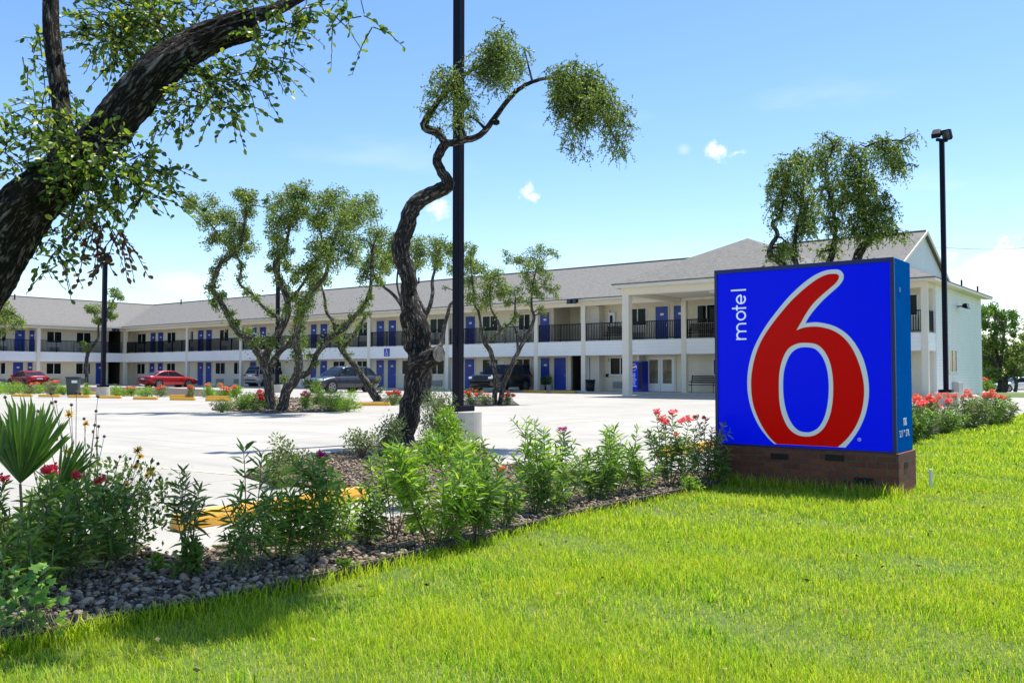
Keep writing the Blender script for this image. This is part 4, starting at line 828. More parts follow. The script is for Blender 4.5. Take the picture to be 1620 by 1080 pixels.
# --- twin stemmed oak
tree('oak_tree','slender twin stemmed oak in front of the black car',787,640,
 [[(783,642,8),(783,620,8),(784,598,8),(777,558,8),(767,542,7),(761,520,5),(758,496,4),(751,480,4),(748,450,3),(745,420,2.5)],[(767,543,6),(782,531,5),(792,522,5),(785,503,4),(776,485,3),(775,455,2.5)],
  [(791,642,8),(794,620,8),(801,598,8),(819,558,7),(835,528,6),(845,504,5),(841,486,4),(842,455,3),(850,420,2.5)],[(819,558,4),(818,530,4),(812,515,3)],[(792,522,3),(812,505,3),(815,475,2.5)]],
 [(745,395,9),(738,412,14),(750,425,16),(768,428,15),(745,445,18),(770,448,18),(795,450,16),(745,470,18),(770,470,18),(795,470,14),(812,462,13),(785,432,12),(760,485,12,.8),(805,480,12,.8),(800,402,7,.7),(806,412,9,.8),(822,415,14),(840,408,15),(858,400,13),(872,398,10,.7),(882,405,6,.5),(835,430,16),(855,425,16),(840,448,17),(865,445,13),(875,458,11),(852,462,14),(825,470,12,.8),(880,472,6,.6),(855,488,9,.6),(815,508,8,.7),(800,515,7,.6),(862,495,5,.4),(835,480,9,.6),(818,498,7)],leaf=.085,dens=1.8,spread=.5,aspect=.6,hug=.25)
# --- far left small oak
tree('oak_tree','thin crooked oak in front of the corner of the two motel wings',136,617,
 [[(136,620,6),(137,600,6),(137,570,6),(140,556,6),(146,548,5),(155,534,4),(156,515,3),(165,498,3),(175,482,2.5),(184,468,2)],[(140,556,3),(134,545,3),(130,540,2)],[(156,515,2.5),(150,500,2),(146,490,2)]],
 [(145,488,9),(155,492,9),(138,487,6),(170,498,10),(180,500,7),(176,484,9),(187,466,10),(180,460,7),(192,472,5),(152,507,7),(160,510,7,.8),(132,545,6),(140,548,5),(137,553,5),(127,543,3,.6)],leaf=.13,dens=3.5,aspect=.7,spread=.3)
tree('oak_tree','oak at the extreme left edge with only its right side showing',-38,640,
 [[(-40,645,14),(-38,600,13),(-30,550,10),(-15,515,7),(5,500,4),(20,495,3)],[(-38,570,8),(-50,520,6),(-60,480,4)]],
 [(-5,485,14),(8,490,13),(18,505,14),(30,512,10),(5,510,14),(-10,505,18),(0,525,9,.8),(36,508,5,.7),(22,520,7,.6),(-30,490,24),(-50,480,24),(-60,500,24),(8,478,7)],leaf=.08,dens=2.2,aspect=.65)
# --- oak behind the sign
tree('oak_tree','tall oak rising behind the blue sign with drooping crown',1290,678,
 [[(1290,682,34),(1292,600,28),(1288,520,24),(1270,460,16),(1240,420,11),(1218,405,9),(1220,388,8),(1230,370,7),(1222,353,6),(1234,341,6),(1242,300,3),(1250,260,2)],
  [(1290,560,20),(1330,470,18),(1352,418,15),(1362,395,15),(1378,374,12),(1368,352,9),(1362,319,6),(1362,280,4),(1366,238,3),(1390,225,3),(1425,222,2)],
  [(1288,540,16),(1290,470,13),(1312,415,11),(1320,380,8),(1321,350,6),(1312,310,4),(1305,270,3),(1320,230,3)],
  [(1282,500,12),(1262,430,9),(1257,392,7),(1262,350,4),(1272,300,3),(1265,255,3)]],
 [(1245,262,18),(1232,280,18),(1218,295,12,.7),(1250,290,20),(1235,310,18),(1225,325,12,.7),(1262,250,16),(1275,275,18),(1282,255,14),(1270,310,22),(1285,335,20),(1265,340,16),(1262,368,14),(1280,360,14),(1228,342,11,.7),(1298,240,16),(1315,228,14),(1325,222,10,.7),(1305,215,8,.4),(1310,262,18,.7),(1325,285,18,.7),(1305,300,18,.8),(1320,320,18,.8),(1322,345,14,.7),(1312,350,12),
  (1350,235,14,.8),(1345,258,18,.9),(1368,250,16),(1350,285,22),(1375,290,20),(1345,310,18),(1370,320,22),(1392,325,16,.8),(1362,345,20),(1385,350,20),(1400,362,14,.8),(1418,365,12,.5),(1430,370,9,.3),(1372,368,14),(1350,365,12,.7),(1385,225,12),(1402,228,14),(1415,238,14),(1428,225,10,.6),(1440,215,7,.4),(1452,208,5,.3),(1405,252,14),(1420,262,14),(1440,262,9,.4),(1402,310,12,.4),(1410,330,10,.4),(1410,345,10,.4),
  (1222,402,9,.9),(1235,395,13),(1252,400,13),(1245,385,10),(1300,398,9,.8),(1318,392,10),(1325,375,8),(1330,360,8,.7)],
 leaf=.068,dens=2.7,hug=.3,droop=.5,spread=.45,aspect=.5,sprig=1.3,bm=BARKM)
# --- background trees on the right
def bgtree(label,px,py,D,tops,leaf=.2,h0=-.6,dens=2.6,w=10,lm=None):
    b0=P(px,590,D); b0.z=h0; mid=P(px,590,D)
    cx_=sum(c[0] for c in tops)/len(tops); cy_=sum(c[1] for c in tops)/len(tops)
    tree('oak_tree',label,px,py,[[(px,py,w),(px+2,py-15,w*.8),(px-3,(py+cy_)/2,w*.7),(cx_,cy_,w*.4)],[(px,py-15,w*.5),(px+8,cy_+20,w*.4),(cx_+12,cy_,w*.3)]],tops,leaf=leaf,dens=dens,D=D,base=b0,nseg=8,grp='trees along the road at the far right',spread=1.2,lm=lm or LEAFM,aspect=.75)
LEAFG=mat('bright_oak_leaf',(.1,.2,.03),.5,trans=.35,rnd=[(.06,.13,.02),(.11,.21,.03),(.17,.29,.04)])
bgtree('bright round topped oak directly right of the motel end wall',1580,619,80,[(1555,500,12),(1570,496,14),(1590,500,14),(1605,508,10),(1560,515,14),(1580,515,14),(1598,520,10),(1548,510,10),(1570,530,8,.7),(1555,490,8)],lm=LEAFG)
bgtree('lower dark oak with its trunk before the white sedan',1589,619,79,[(1555,545,14),(1570,550,16),(1585,545,14),(1560,570,16),(1580,570,16),(1595,560,14),(1555,590,12),(1572,590,12),(1548,565,10)])
bgtree('thin dark tree before the white sedan at the right edge',1606,620,78,[(1605,545,8),(1608,565,11),(1600,575,9),(1610,590,9),(1605,530,5),(1615,550,8),(1600,590,8),(1620,570,10)],w=6)
bgtree('tree half cut off by the right picture edge',1635,618,84,[(1618,535,9),(1625,555,14),(1622,580,14),(1640,540,20),(1655,570,20),(1640,520,18)])
for i,(px,l) in enumerate(((1552,'dark leafy tree standing far behind the motel end wall'),(1600,'dark backdrop tree beyond the silver van'),(1650,'backdrop tree beyond the right picture edge'))):
    bgtree(l,px,612,118,[(px-22,588,12),(px,580,14),(px+20,586,13),(px-10,565,12),(px+12,562,12),(px-25,570,9),(px+28,568,10),(px,598,13),(px+22,602,12),(px-20,602,12),(px-10,606,11),(px+10,607,11),(px-32,600,10),(px+34,603,10)],leaf=.28,dens=5,w=6)
# ---------------------------------------------------------------- near oak limb over the upper left
el=math.radians(69); sd=Vector((.74,.67)).normalized(); sdir=(sd.x/math.tan(el),sd.y/math.tan(el))
def near_oak():
    D0=4.5; o0=Vector((-3.9,4.4,0)); t=thing('oak_tree','big dark barked oak whose limb crosses the upper left corner',"tree",o0,0,'live oak trees round the motel')
    def limb(pts,n=72,amp=.13):
        s=spline(pts,16); m=len(s); P3=[P(a,b_,c) for a,b_,c,_ in s]; rr=[.9*w*c/F/2 for _,_,c,w in s]; V_=[];l=0;BC=[]
        nrm=None
        for i,p in enumerate(P3):
            tg=(P3[min(i+1,m-1)]-P3[max(i-1,0)]).normalized()
            if nrm is None: nrm=tg.orthogonal().normalized()
            nrm=(nrm-tg*nrm.dot(tg)).normalized(); bn=tg.cross(nrm); l+=(p-P3[i-1]).length if i else 0
            for k in range(n):
                a=2*PI*k/n; q1=noise.noise(Vector((math.cos(a)*3.4,math.sin(a)*3.4,l*4.2+rr[0]*90))); q2=noise.noise(Vector((math.cos(a)*8,math.sin(a)*8,l*13))); fr_=.55-2.1*abs(q1)-.9*abs(q2)+random.uniform(-.12,.12); fr_*=min(1,rr[i]/.05)
                lump=1+.06*math.sin(a*2+l*3.1)+.04*math.sin(a*3-l*6)
                V_.append(tuple(p-o0+(nrm*math.cos(a)+bn*math.sin(a))*rr[i]*(lump+amp*fr_))); BC.append((math.cos(a)*rr[i],math.sin(a)*rr[i],l))
        Q=[[i*n+k,i*n+(k+1)%n,(i+1)*n+(k+1)%n,(i+1)*n+k] for i in range(m-1) for k in range(n)]
        return V_,Q,(m-1)*n,n,BC
    V_=[];Q=[];caps=[];BB=[]
    for pts in ([(-330,1500,4.4,230),(-300,1100,4.4,190),(-250,800,4.4,165),(-150,600,4.4,140),(-62,470,4.45,128),(0,378,4.5,118),(45,322,4.52,96),(105,278,4.55,80),(160,223,4.6,68),(203,166,4.65,68),(250,112,4.7,64),(300,76,4.8,58),(345,55,4.85,56),(385,42,4.9,56),(401,36,4.92,54)],
                [(90,285,4.55,50),(96,240,4.6,34),(100,195,4.65,30),(94,150,4.7,29),(86,90,4.75,27),(81,40,4.8,26),(79,-20,4.85,24),(60,-120,4.9,18),(30,-220,5.0,10)],
                [(370,52,4.95,44),(400,28,5.05,27),(430,18,5.1,22),(462,2,5.2,19),(500,-20,5.3,15),(560,-60,5.5,10),(640,-110,5.7,6)]):
        a,q_,cst,n,bc_=limb(pts); o=len(V_); V_+=a; BB+=bc_; Q+=[[i+o for i in f] for f in q_]; caps.append([o+cst+k for k in range(n)])
    b=MB(); b.v=V_; b.f=Q+[caps[0]]; b.bc=dict(enumerate(BB)); tk=b.build('trunk',BARKN,t,True)
    cl=P(404,42,4.9)-o0
    lv=Leaves(); lb=Leaves(); tw=MB()
    def sprigs(cx_,cy_,r,n,D=4.7,dz=-.1,brown=False,L=(.08,.26),start=None):
        R=r*D/F
        for _ in range(n):
            c=Vector((P(cx_,cy_,D+random.uniform(-1.2,1.2)*R*1.2)-o0)); v_=Vector(ball(1)[0])*R; a=c+v_*.8; d=(v_.normalized()*.9+Vector((random.gauss(0,.5),random.gauss(0,.5),random.gauss(dz,.4)))).normalized(); l=random.uniform(*L)
            e_=a+d*l+Vector((0,0,-.25*l)); m_=a+d*l*.5; tw.tube([a,m_,e_],[.0035,.0028,.0015],4,cap=False)
            k=random.randint(6,11)
            for i in range(k):
                s=(i+.7)/k; p=a.lerp(m_,s*2) if s<.5 else m_.lerp(e_,s*2-1); dd=(d+Vector((random.gauss(0,.8),random.gauss(0,.8),random.gauss(0,.6)))).normalized(); q_=random.uniform(.7,1.25)
                (lb if brown else lv).add(np.array(p[:]),np.array(dd[:]),.036*q_,.021*q_,.3)
    for c in ((180,35,42,60),(215,15,44,66),(250,40,44,60),(165,70,32,30),(200,70,40,36),(240,80,30,18),(300,15,35,18),(340,5,35,16),(400,0,30,14),
              (58,60,18,5),(50,90,22,7),(62,100,14,5),(110,170,18,5),(80,180,26,16),(60,200,22,12),(120,215,38,34),(90,240,36,34),(150,250,40,36),(120,275,36,30),(185,265,34,26),(25,225,26,14),(5,240,24,12),(10,270,16,6),(215,240,26,14),(240,265,26,14),(265,300,18,6),(230,300,22,9),(100,330,24,14),(145,310,26,16),(130,350,20,9),(180,320,22,8),
              (70,380,18,7),(90,395,18,7),(60,415,12,4),(100,370,14,5),(275,95,20,9),(290,125,26,16),(325,130,30,18),(355,130,28,16),(385,120,26,14),(330,160,24,12),(365,165,18,8),(300,160,18,7),(375,185,10,3),(410,85,24,12),(430,60,22,10),(425,100,20,8),(445,110,14,4),(250,185,18,7),(280,185,12,4),(460,40,24,12),(480,15,22,12),(440,5,20,10),(520,20,12,5),(550,10,12,5),(575,25,8,3),(590,42,5,2),(320,40,14,4),(265,60,16,8),(90,420,10,3),(120,300,30,14)):
        sprigs(c[0],c[1],c[2],int(c[3]*1.05),D=5.15 if (c[1]<100 and c[0]<345) else (4.95 if c[1]<200 and c[0]<300 else (4.46 if 200<=c[1]<310 and c[0]<205 else 4.75)))
    sprigs(165,345,20,8,brown=True,dz=-.9); sprigs(185,370,14,7,brown=True,dz=-1.2); sprigs(140,375,10,4,brown=True,dz=-1); sprigs(175,400,6,3,brown=True,dz=-1); sprigs(110,215,18,4,brown=True)
    # the part of the crown above the picture, which shades the lawn
    def sprigs3(c,R,n):
        for _ in range(n):
            v_=Vector(ball(1)[0])*R; v_.z*=.6; a=Vector(c)-o0+v_; d=Vector((random.gauss(0,1),random.gauss(0,1),random.gauss(-.2,.5))).normalized(); l=random.uniform(.15,.35); e_=a+d*l; tw.tube([a,e_],[.004,.002],4,cap=False)
            for i in range(12):
                p=a.lerp(e_,i/11); dd=(d+Vector((random.gauss(0,.8),random.gauss(0,.8),random.gauss(0,.6)))).normalized(); q_=random.uniform(.9,1.5); lv.add(np.array(p[:]),np.array(dd[:]),.045*q_,.026*q_)
    for gx,gy,r,n in ((150,925,.34,80),(215,950,.36,110),(290,958,.36,130),(360,955,.36,130),(425,935,.34,110),(455,905,.28,60),(330,915,.26,60),(250,905,.26,50),(400,985,.26,80),(320,990,.24,60),(60,960,.28,40),(480,955,.2,30)):
        g=G(gx,gy); z=4.55+random.uniform(-.1,.35); c=Vector((g.x-.12+sdir[0]*z,g.y+sdir[1]*z,z)); sprigs3(c,r,int(n*2.0))
    lp=[(P(500,-20,5.3)-o0)]+[Vector((G(x,940).x+sdir[0]*4.6,G(x,940).y+sdir[1]*4.6,4.6))-o0 for x in (420,290,150)]; tw.tube([Vector(p) for p in spline([tuple(q_) for q_ in lp],6)],.04,8)
    tw.build('twigs',BARKF,t); lv.build('crown',LEAFN,t,oval=True); lb.build('bronze_leaves',LEAFB,t,oval=True)
near_oak()
# ---------------------------------------------------------------- SHRUBS
OLE=mat('oleander_leaf',(.06,.14,.03),.38,trans=.45,spec=.5,rnd=[(.045,.11,.025),(.09,.19,.04),(.18,.30,.055),(.34,.44,.10)])
OLEL=mat('bright_oleander_leaf',(.12,.26,.03),.38,trans=.45,spec=.5,rnd=[(.07,.17,.02),(.15,.29,.03),(.26,.42,.045),(.36,.48,.07)])
SAGE=mat('sage_leaf',(.14,.18,.08),.5,trans=.25,rnd=[(.08,.12,.04),(.18,.24,.08),(.30,.34,.14)])
STEMM=mat('green_brown_stem',(.12,.12,.06),.7); STEMD=mat('woody_stem',(.14,.10,.07),.85)
PETR=mat('crimson_petal',(.55,.01,.05),.5,trans=.3,rnd=[(.40,.004,.03),(.62,.02,.06),(.7,.04,.12)])
PETP=mat('pink_petal',(.8,.15,.15),.5,trans=.35,rnd=[(.82,.06,.13),(.88,.15,.24),(.8,.09,.10),(.9,.28,.34)])
PETC=mat('coral_petal',(.8,.1,.08),.5,trans=.35,rnd=[(.75,.06,.07),(.75,.14,.09),(.85,.22,.20)])
PETY=mat('yellow_petal',(.8,.45,.02),.5,trans=.3,rnd=[(.75,.35,.01),(.85,.55,.03)])
PETM=mat('magenta_petal',(.5,.01,.22),.5,trans=.3)
OG='oleander shrubs in the bed beside the lawn'
def flowers(mt,t,c,r,n,size=.022):
    fl=Leaves()
    for _ in range(n):
        p=np.array(c)+ball(1)[0]*r*np.array([1,1,.7]); a0=random.uniform(0,6.28); nz=unit(np.array([random.gauss(0,.5),-.4+random.gauss(0,.4),.8])); s1=unit(np.cross(nz,[1,.2,0])); s2=np.cross(nz,s1)
        for k in range(5):
            a=a0+k*2*PI/5; d=s1*math.cos(a)+s2*math.sin(a)+nz*.25; fl.add(p,d,size,size*.75,0)
    fl.build('flower',mt,t)
def oleander(label,px,py,topy,halfw,stems=8,leaf=.12,lm=None,flo=None,fc=None,base=None,lw=.017,low=.25,grp=OG,name='oleander_shrub',dens=1.,lean=0.,cat='shrub',fr_=(.035,9,.024)):
    b0=base if base is not None else G(px,py,.02); sc=b0.y/F; h=(py-topy)*sc; R=halfw*sc*1.35; stems=int(stems*1.25)+1
    t=thing(name,label,cat,b0,0,grp); st=MB(); lv=Leaves(); fl=Leaves(); tips=[]
    for i in range(stems):
        a=random.uniform(0,2*PI); rr=R*math.sqrt(random.random()); hh=h*random.uniform(.45,.98) if i else h*.97
        if i==0: rr*=.2
        tx=Vector((math.cos(a)*rr+lean*h,math.sin(a)*rr*.8,hh)); b1=Vector((math.cos(a)*rr*.12+random.uniform(-.02,.02),math.sin(a)*rr*.12+random.uniform(-.02,.02),-.03)); md=b1.lerp(tx,.5)+Vector((math.cos(a)*rr*.06+random.uniform(-.03,.03),math.sin(a)*rr*.06,hh*.03))
        r0=.004+.003*h; sp_=[Vector(p[:3]) for p in spline([tuple(b1),tuple(md),tuple(tx)],6)]
        st.tube(sp_,[r0*(1-.75*j/(len(sp_)-1)) for j in range(len(sp_))],5,cap=False); tips.append(tx)
        br=[(sp_,low)]
        for _ in range(random.randint(1,3)):   # side shoots
            s=random.uniform(.35,.8); p=sp_[int(s*(len(sp_)-1))]; e_=p+Vector((random.gauss(0,.35),random.gauss(0,.35),random.uniform(.35,.8))).normalized()*h*random.uniform(.18,.38); e_.z=min(e_.z,h); q2=[p.lerp(e_,k/4) for k in range(5)]; st.tube(q2,[.004]*4+[.002],4,cap=False); br.append((q2,.15)); tips.append(e_)
        for path,l0 in br:
            Lt=sum((path[k+1]-path[k]).length for k in range(len(path)-1)); nw=max(3,int(Lt*(1-l0)/.038*dens))
            for k in range(nw):
                s=l0+(1-l0)*(k+random.random()*.6)/nw; f_=min(s,.999)*(len(path)-1); j=int(f_); p=path[j].lerp(path[j+1],f_-j); ax=(path[j+1]-path[j]).normalized(); sz=leaf*(1.0-.35*s)*(1 if random.random()<.9 else .6)
                a0=random.uniform(0,6.28); o1=ax.orthogonal().normalized(); o2=ax.cross(o1); up=random.uniform(-.1,.5)+.8*s*s
                for m_ in range(3):
                    aa=a0+m_*2.094+random.uniform(-.3,.3); d=(o1*math.cos(aa)+o2*math.sin(aa))+ax*up+Vector((0,0,random.gauss(0,.12))); q_=random.uniform(.75,1.15); lv.add(np.array(p[:]),np.array(d[:]),sz*q_*1.25,lw*q_*.95,random.uniform(.0,.35))
    if flo:
        tips.sort(key=lambda v:-v.z)
        for k in range(flo): c=tips[min(k,len(tips)-1)]; flowers(fc or PETP,t,np.array(c[:])+np.array([0,0,.02]),fr_[0],fr_[1],fr_[2])
    st.build('stem',STEMM,t); lv.build('foliage',lm or OLE,t,long=True)
    return t
def bush(label,px,py,topy,halfw,leaf=.04,n=1.,lm=None,flo=0,fc=None,grp='low shrubs round the parking lot',name='round_shrub',hole=0.,aspect=.5,base=None,cat='shrub',fsz=.03):
    b0=base if base is not None else G(px,py,.02); sc=b0.y/F; h=(py-topy)*sc; R=halfw*sc; t=thing(name,label,cat,b0,0,grp); st=MB(); lv=Leaves(); fl=Leaves()
    ns=int(9+6*R/.5); N_=int(n*2600*(R*h/(.5*.5))*(.04/leaf)**1.5*.9)+60; N_=min(N_,12000)
    subs=[]
    for i in range(ns):
        v_=ball(1)[0]; v_[2]=abs(v_[2])*1.0; c=np.array([v_[0]*R*.85,v_[1]*R*.7,h*(hole+(.93-hole)*abs(v_[2])**.7*random.uniform(.7,1))]); subs.append(c)
        st.tube([(v_[0]*.03,v_[1]*.03,-.03),tuple(c*np.array([.4,.4,.55])),tuple(c)],[.010,.007,.003],5,cap=False)
    S=np.array(subs); ch=RNG.integers(0,ns,N_); q_=ball(N_)*np.array([R*.42,R*.42,h*.26]); p=S[ch]+q_; p[:,2]=np.clip(p[:,2],.02,None)
    lv.add(p,unit(q_+1e-4)*.8+RNG.normal(0,.6,(N_,3))+np.array([0,0,.35]),leaf*RNG.uniform(.6,1.3,N_),leaf*aspect*RNG.uniform(.7,1.2,N_))
    if flo:
        o_=S[np.argsort(-S[:,2])][:max(3,flo)]
        for k in range(flo): c=o_[k%len(o_)]+np.array([random.gauss(0,R*.15),-R*.3,h*.12]); flowers(fc or PETC,t,c,.12 if R>.4 else .07,16,fsz)
    st.build('stem',STEMD,t); lv.build('foliage',lm or OLE,t)
    return t
# foreground bed, left to right
oleander('dark leaved oleander with crimson blooms below the palm fan',60,930,745,64,6,.11,flo=3,fc=PETR,low=.2)
oleander('oleander with a crimson flower head beside the yellow daisies',112,925,755,45,5,.12,flo=2,fc=PETR)
oleander('dark pointed oleander at the left end of the bed near the rocks',170,905,770,38,5,.12,dens=1.)
oleander('leafy oleander cut by the left picture edge',-10,915,760,60,6,.11,flo=1,fc=PETR)
oleander('small oleander with grey green upright leaves left of the wheel stop',300,905,742,38,4,.12,lm=SAGE,low=.55)
bush('small dark leafed bush at the foot of the grey green oleander',292,915,835,26,.05,1.4,lm=OLE,grp='low leafy plants in the near bed')
oleander('single tall thin oleander shoot rising before the yellow wheel stop',378,915,702,30,2,.13,low=.4)
oleander('sprawling oleander right of the tall thin shoot',400,905,790,50,6,.11,low=.35)
oleander('dense oleander in front of the right end of the near wheel stop',492,885,722,46,7,.125,dens=1.1,flo=1,fc=PETM)
oleander('small spiky oleander between two bigger ones',570,862,765,32,5,.11,dens=1.2)
oleander('leggy oleander with bare lower stems beside the large green one',622,850,705,38,4,.12,low=.5)
oleander('largest bright green oleander in front of the twisted oak',692,862,690,62,11,.125,lm=OLEL,dens=1.3)
oleander('broad dark green oleander just right of the largest one',755,852,710,48,9,.115,dens=1.3)
oleander('low oleander with a small pink bud right of the broad one',795,835,742,32,7,.10,flo=1,fc=PETP)
oleander('tall airy oleander with light shoots left of the centre of the row',848,810,662,42,7,.13,low=.3,lm=OLEL)
oleander('dark oleander with magenta tips in the middle of the row',893,800,680,36,7,.125,low=.3,flo=1,fc=PETM)
oleander('bushy oleander low down in the middle of the right row',938,792,712,34,8,.11,dens=1.3)
oleander('upright oleander with pale green shoot tips',975,785,672,34,8,.125,low=.25,lm=OLEL)
oleander('low oleander before the pink flowered one',1012,780,705,26,7,.10,dens=1.2)
oleander('oleander topped with pink blossoms left of the blue sign',1058,770,652,28,8,.10,flo=7,fc=PETP,low=.25,fr_=(.05,14,.026))
oleander('oleander with one pink bud beside the pink flowered one',1086,768,690,22,6,.09,flo=1,fc=PETP)
oleander('yellow green oleander touching the left edge of the blue sign',1118,762,662,27,9,.09,lm=SAGE,flo=2,fc=PETC)
pS=W(sgx-1.78,sgy-.22,0); oleander('tiny oleander sprout against the brick base of the sign',1160,770,712,24,4,.10,base=Vector((pS.x,pS.y,0)),low=.3)
oleander('dark oleander close to the left edge above the ivy',30,960,820,50,7,.11)
oleander('mid green oleander behind the crimson blooms under the palm',70,880,775,55,7,.12)
oleander('feathery oleander between the tall thin shoot and the dense one',445,888,762,40,4,.12,lm=OLEL)
oleander('feathery oleander right of the dense one with pale tips',532,872,748,34,4,.12,lm=OLEL)
oleander('bright oleander behind the leggy one near the twisted oak',640,800,700,46,9,.12,lm=OLEL)
oleander('green oleander behind the largest one toward the pole pedestal',745,790,690,40,9,.12,lm=OLEL)
oleander('small green oleander low beside the airy light shooted one',868,815,735,30,6,.11)
# grey mounds in the island part
bush('yellowish rounded shrub behind the near wheel stop',455,752,690,36,.045,1.5,lm=SAGE)
bush('greyish open branched shrub left of the twisted oak',572,727,676,36,.045,.7,lm=SAGE,hole=.35)
bush('low yellowish ground shrub behind the dense oleander',430,768,722,34,.04,1.3,lm=SAGE)
bush('bright lime green shrub beside the pole pedestal',722,728,640,40,.055,1.5,lm=OLEL,aspect=.45)
bush('lime shrub low in front of the pole pedestal',690,735,665,36,.055,1.4,lm=OLEL,aspect=.45)
bush('airy pale shrub against the right of the twisted trunk',690,712,605,34,.04,.9,lm=SAGE,hole=.2)
bush('sparse thorny shrub round the foot of the twisted trunk',615,722,640,34,.04,.55,lm=SAGE,hole=.2)
# sunflowers
def daisies():
    b0=G(150,885,.02); t=thing('daisy_plant','wild yellow daisies with dark seed heads on long thin stems','flower',b0,0,'flowering plants in the near bed'); st=MB(); lv=Leaves(); pe=Leaves(); hd=MB()
    heads=[(8,628,0),(50,640,0),(88,635,0),(121,620,0),(81,622,0),(82,637,0),(113,640,0),(155,627,0),(60,650,0),(109,655,1),(152,650,0),(133,662,0),(136,670,2),(150,672,0),(156,674,0),(165,690,0),(154,692,0),(190,722,0),(218,712,1),(222,722,2),(206,725,0),(218,729,0),(250,733,0),(215,738,2),(220,745,0),(208,757,0),(240,747,1),(233,752,2),(223,757,0),(238,760,0),(253,755,0),(232,773,0),(255,765,2),(248,770,0),(200,767,2),(234,780,0),(110,715,1),(24,702,2)]
    D=b0.y
    for (px,py,k) in heads:
        dy=random.uniform(-.25,.35); e_=P(px,py,D+dy)-b0; bx=Vector((e_.x*.45+random.uniform(-.1,.1),dy*.5,-.03)); md=bx.lerp(e_,.55)+Vector((-.03*random.random()-e_.x*.06,0,.06)); s=[Vector(p) for p in spline([tuple(bx),tuple(md),tuple(e_)],6)]
        st.tube(s,[.004-.0025*j/(len(s)-1) for j in range(len(s))],5,cap=False)
        for j in range(14):
            p=s[int(random.uniform(0,.72)*(len(s)-1))]; lv.add(np.array(p[:])+RNG.normal(0,.01,3),RNG.normal(size=3)+np.array([0,0,.3]),.045*random.uniform(.6,1.2),.02)
        hd=MB()
        if k==0 or k==1: hd.tube([e_-Vector((0,0,.010)),e_,e_+Vector((0,0,.010))],[.006,.0125,.005],8)
        elif k==2: hd.tube([e_-Vector((0,0,.006)),e_+Vector((0,0,.006))],[.007,.009],8)
        hd.build('seed_head',mat('seed_head_brown',(.05,.03,.03),.8),t)
        if k:
            pe=Leaves()
            nz=unit(np.array([random.gauss(0,.3),-1,.5])); s1=unit(np.cross(nz,[0,0,1.])); s2=np.cross(nz,s1); 
            for m_ in range(12): a=m_*PI/6; pe.add(np.array(e_[:]),s1*math.cos(a)+s2*math.sin(a)+nz*.15,.036 if k==1 else .026,.014,0)
            pe.build('petals',PETY,t)
    # leafy base
    n=1900; c=ball(n)*np.array([.5,.34,.34])+np.array([.05,.05,.34]); c[:,2]=np.abs(c[:,2]); lv.add(c,RNG.normal(size=(n,3))+np.array([0,0,.4]),.05*RNG.uniform(.6,1.2,n),.024*RNG.uniform(.7,1.2,n))
    for _ in range(40): e_=c[random.randrange(n)]; st.tube([(e_[0]*.3,e_[1]*.3,-.02),tuple(e_*np.array([.7,.7,.5])),tuple(e_)],[.005,.004,.002],4,cap=False)
    st.build('stem',STEMM,t); lv.build('foliage',mat('daisy_leaf',(.1,.2,.05),.5,trans=.3,rnd=[(.05,.11,.03),(.12,.2,.05),(.2,.3,.09)]),t); 
daisies()
# fan palm
def palm():
    b0=G(38,905,.02); t=thing('fan_palm','young fan palm with stiff pleated green fans at the left edge','palm',b0,0,'flowering plants in the near bed'); D=b0.y
    fm=mat('palm_fan_green',(.07,.17,.03),.4,trans=.3,spec=.5,nscale=(3,3,3),noise=(3,(.16,.28,.05),.6)); st=MB()
    for (hx,hy,L0,a0,a1,n,dy) in ((32,765,.56,44,128,44,0),(92,772,.36,35,85,20,.1),(-12,770,.5,80,150,30,-.1),(60,800,.34,15,60,14,.2)):
        h0=P(hx,hy,D+dy)-b0; st.tube([(0,0,-.02),(h0.x*.5,h0.y*.5,h0.z*.6),tuple(h0)],[.012,.010,.008],6,cap=False); f=MB()
        for i in range(n):
            a=math.radians(a0+(a1-a0)*(i+.5)/n+random.uniform(-1,1)); l=L0*(1-.25*abs((i+.5)/n-.5))*random.uniform(.88,1.08); d=Vector((math.cos(a),.18*math.sin(i*1.3),math.sin(a))); w=l*.03; sd=Vector((-math.sin(a),0,math.cos(a)))*-1
            p0=h0; p1=h0+d*l*.5; p2=h0+d*l*.85; p3=h0+d*l+Vector((0,-.03,-.02)); ridge=Vector((0,-.010,0))
            f.add([p0,p1+sd*w,p1+ridge,p1-sd*w,p2+sd*w*.5,p2+ridge*.6,p2-sd*w*.5,p3],[[0,1,2],[0,2,3],[1,4,5,2],[2,5,6,3],[4,7,5],[5,7,6]])
        f.build('fan_leaf',fm,t)
    st.build('stem',STEMM,t)
palm()
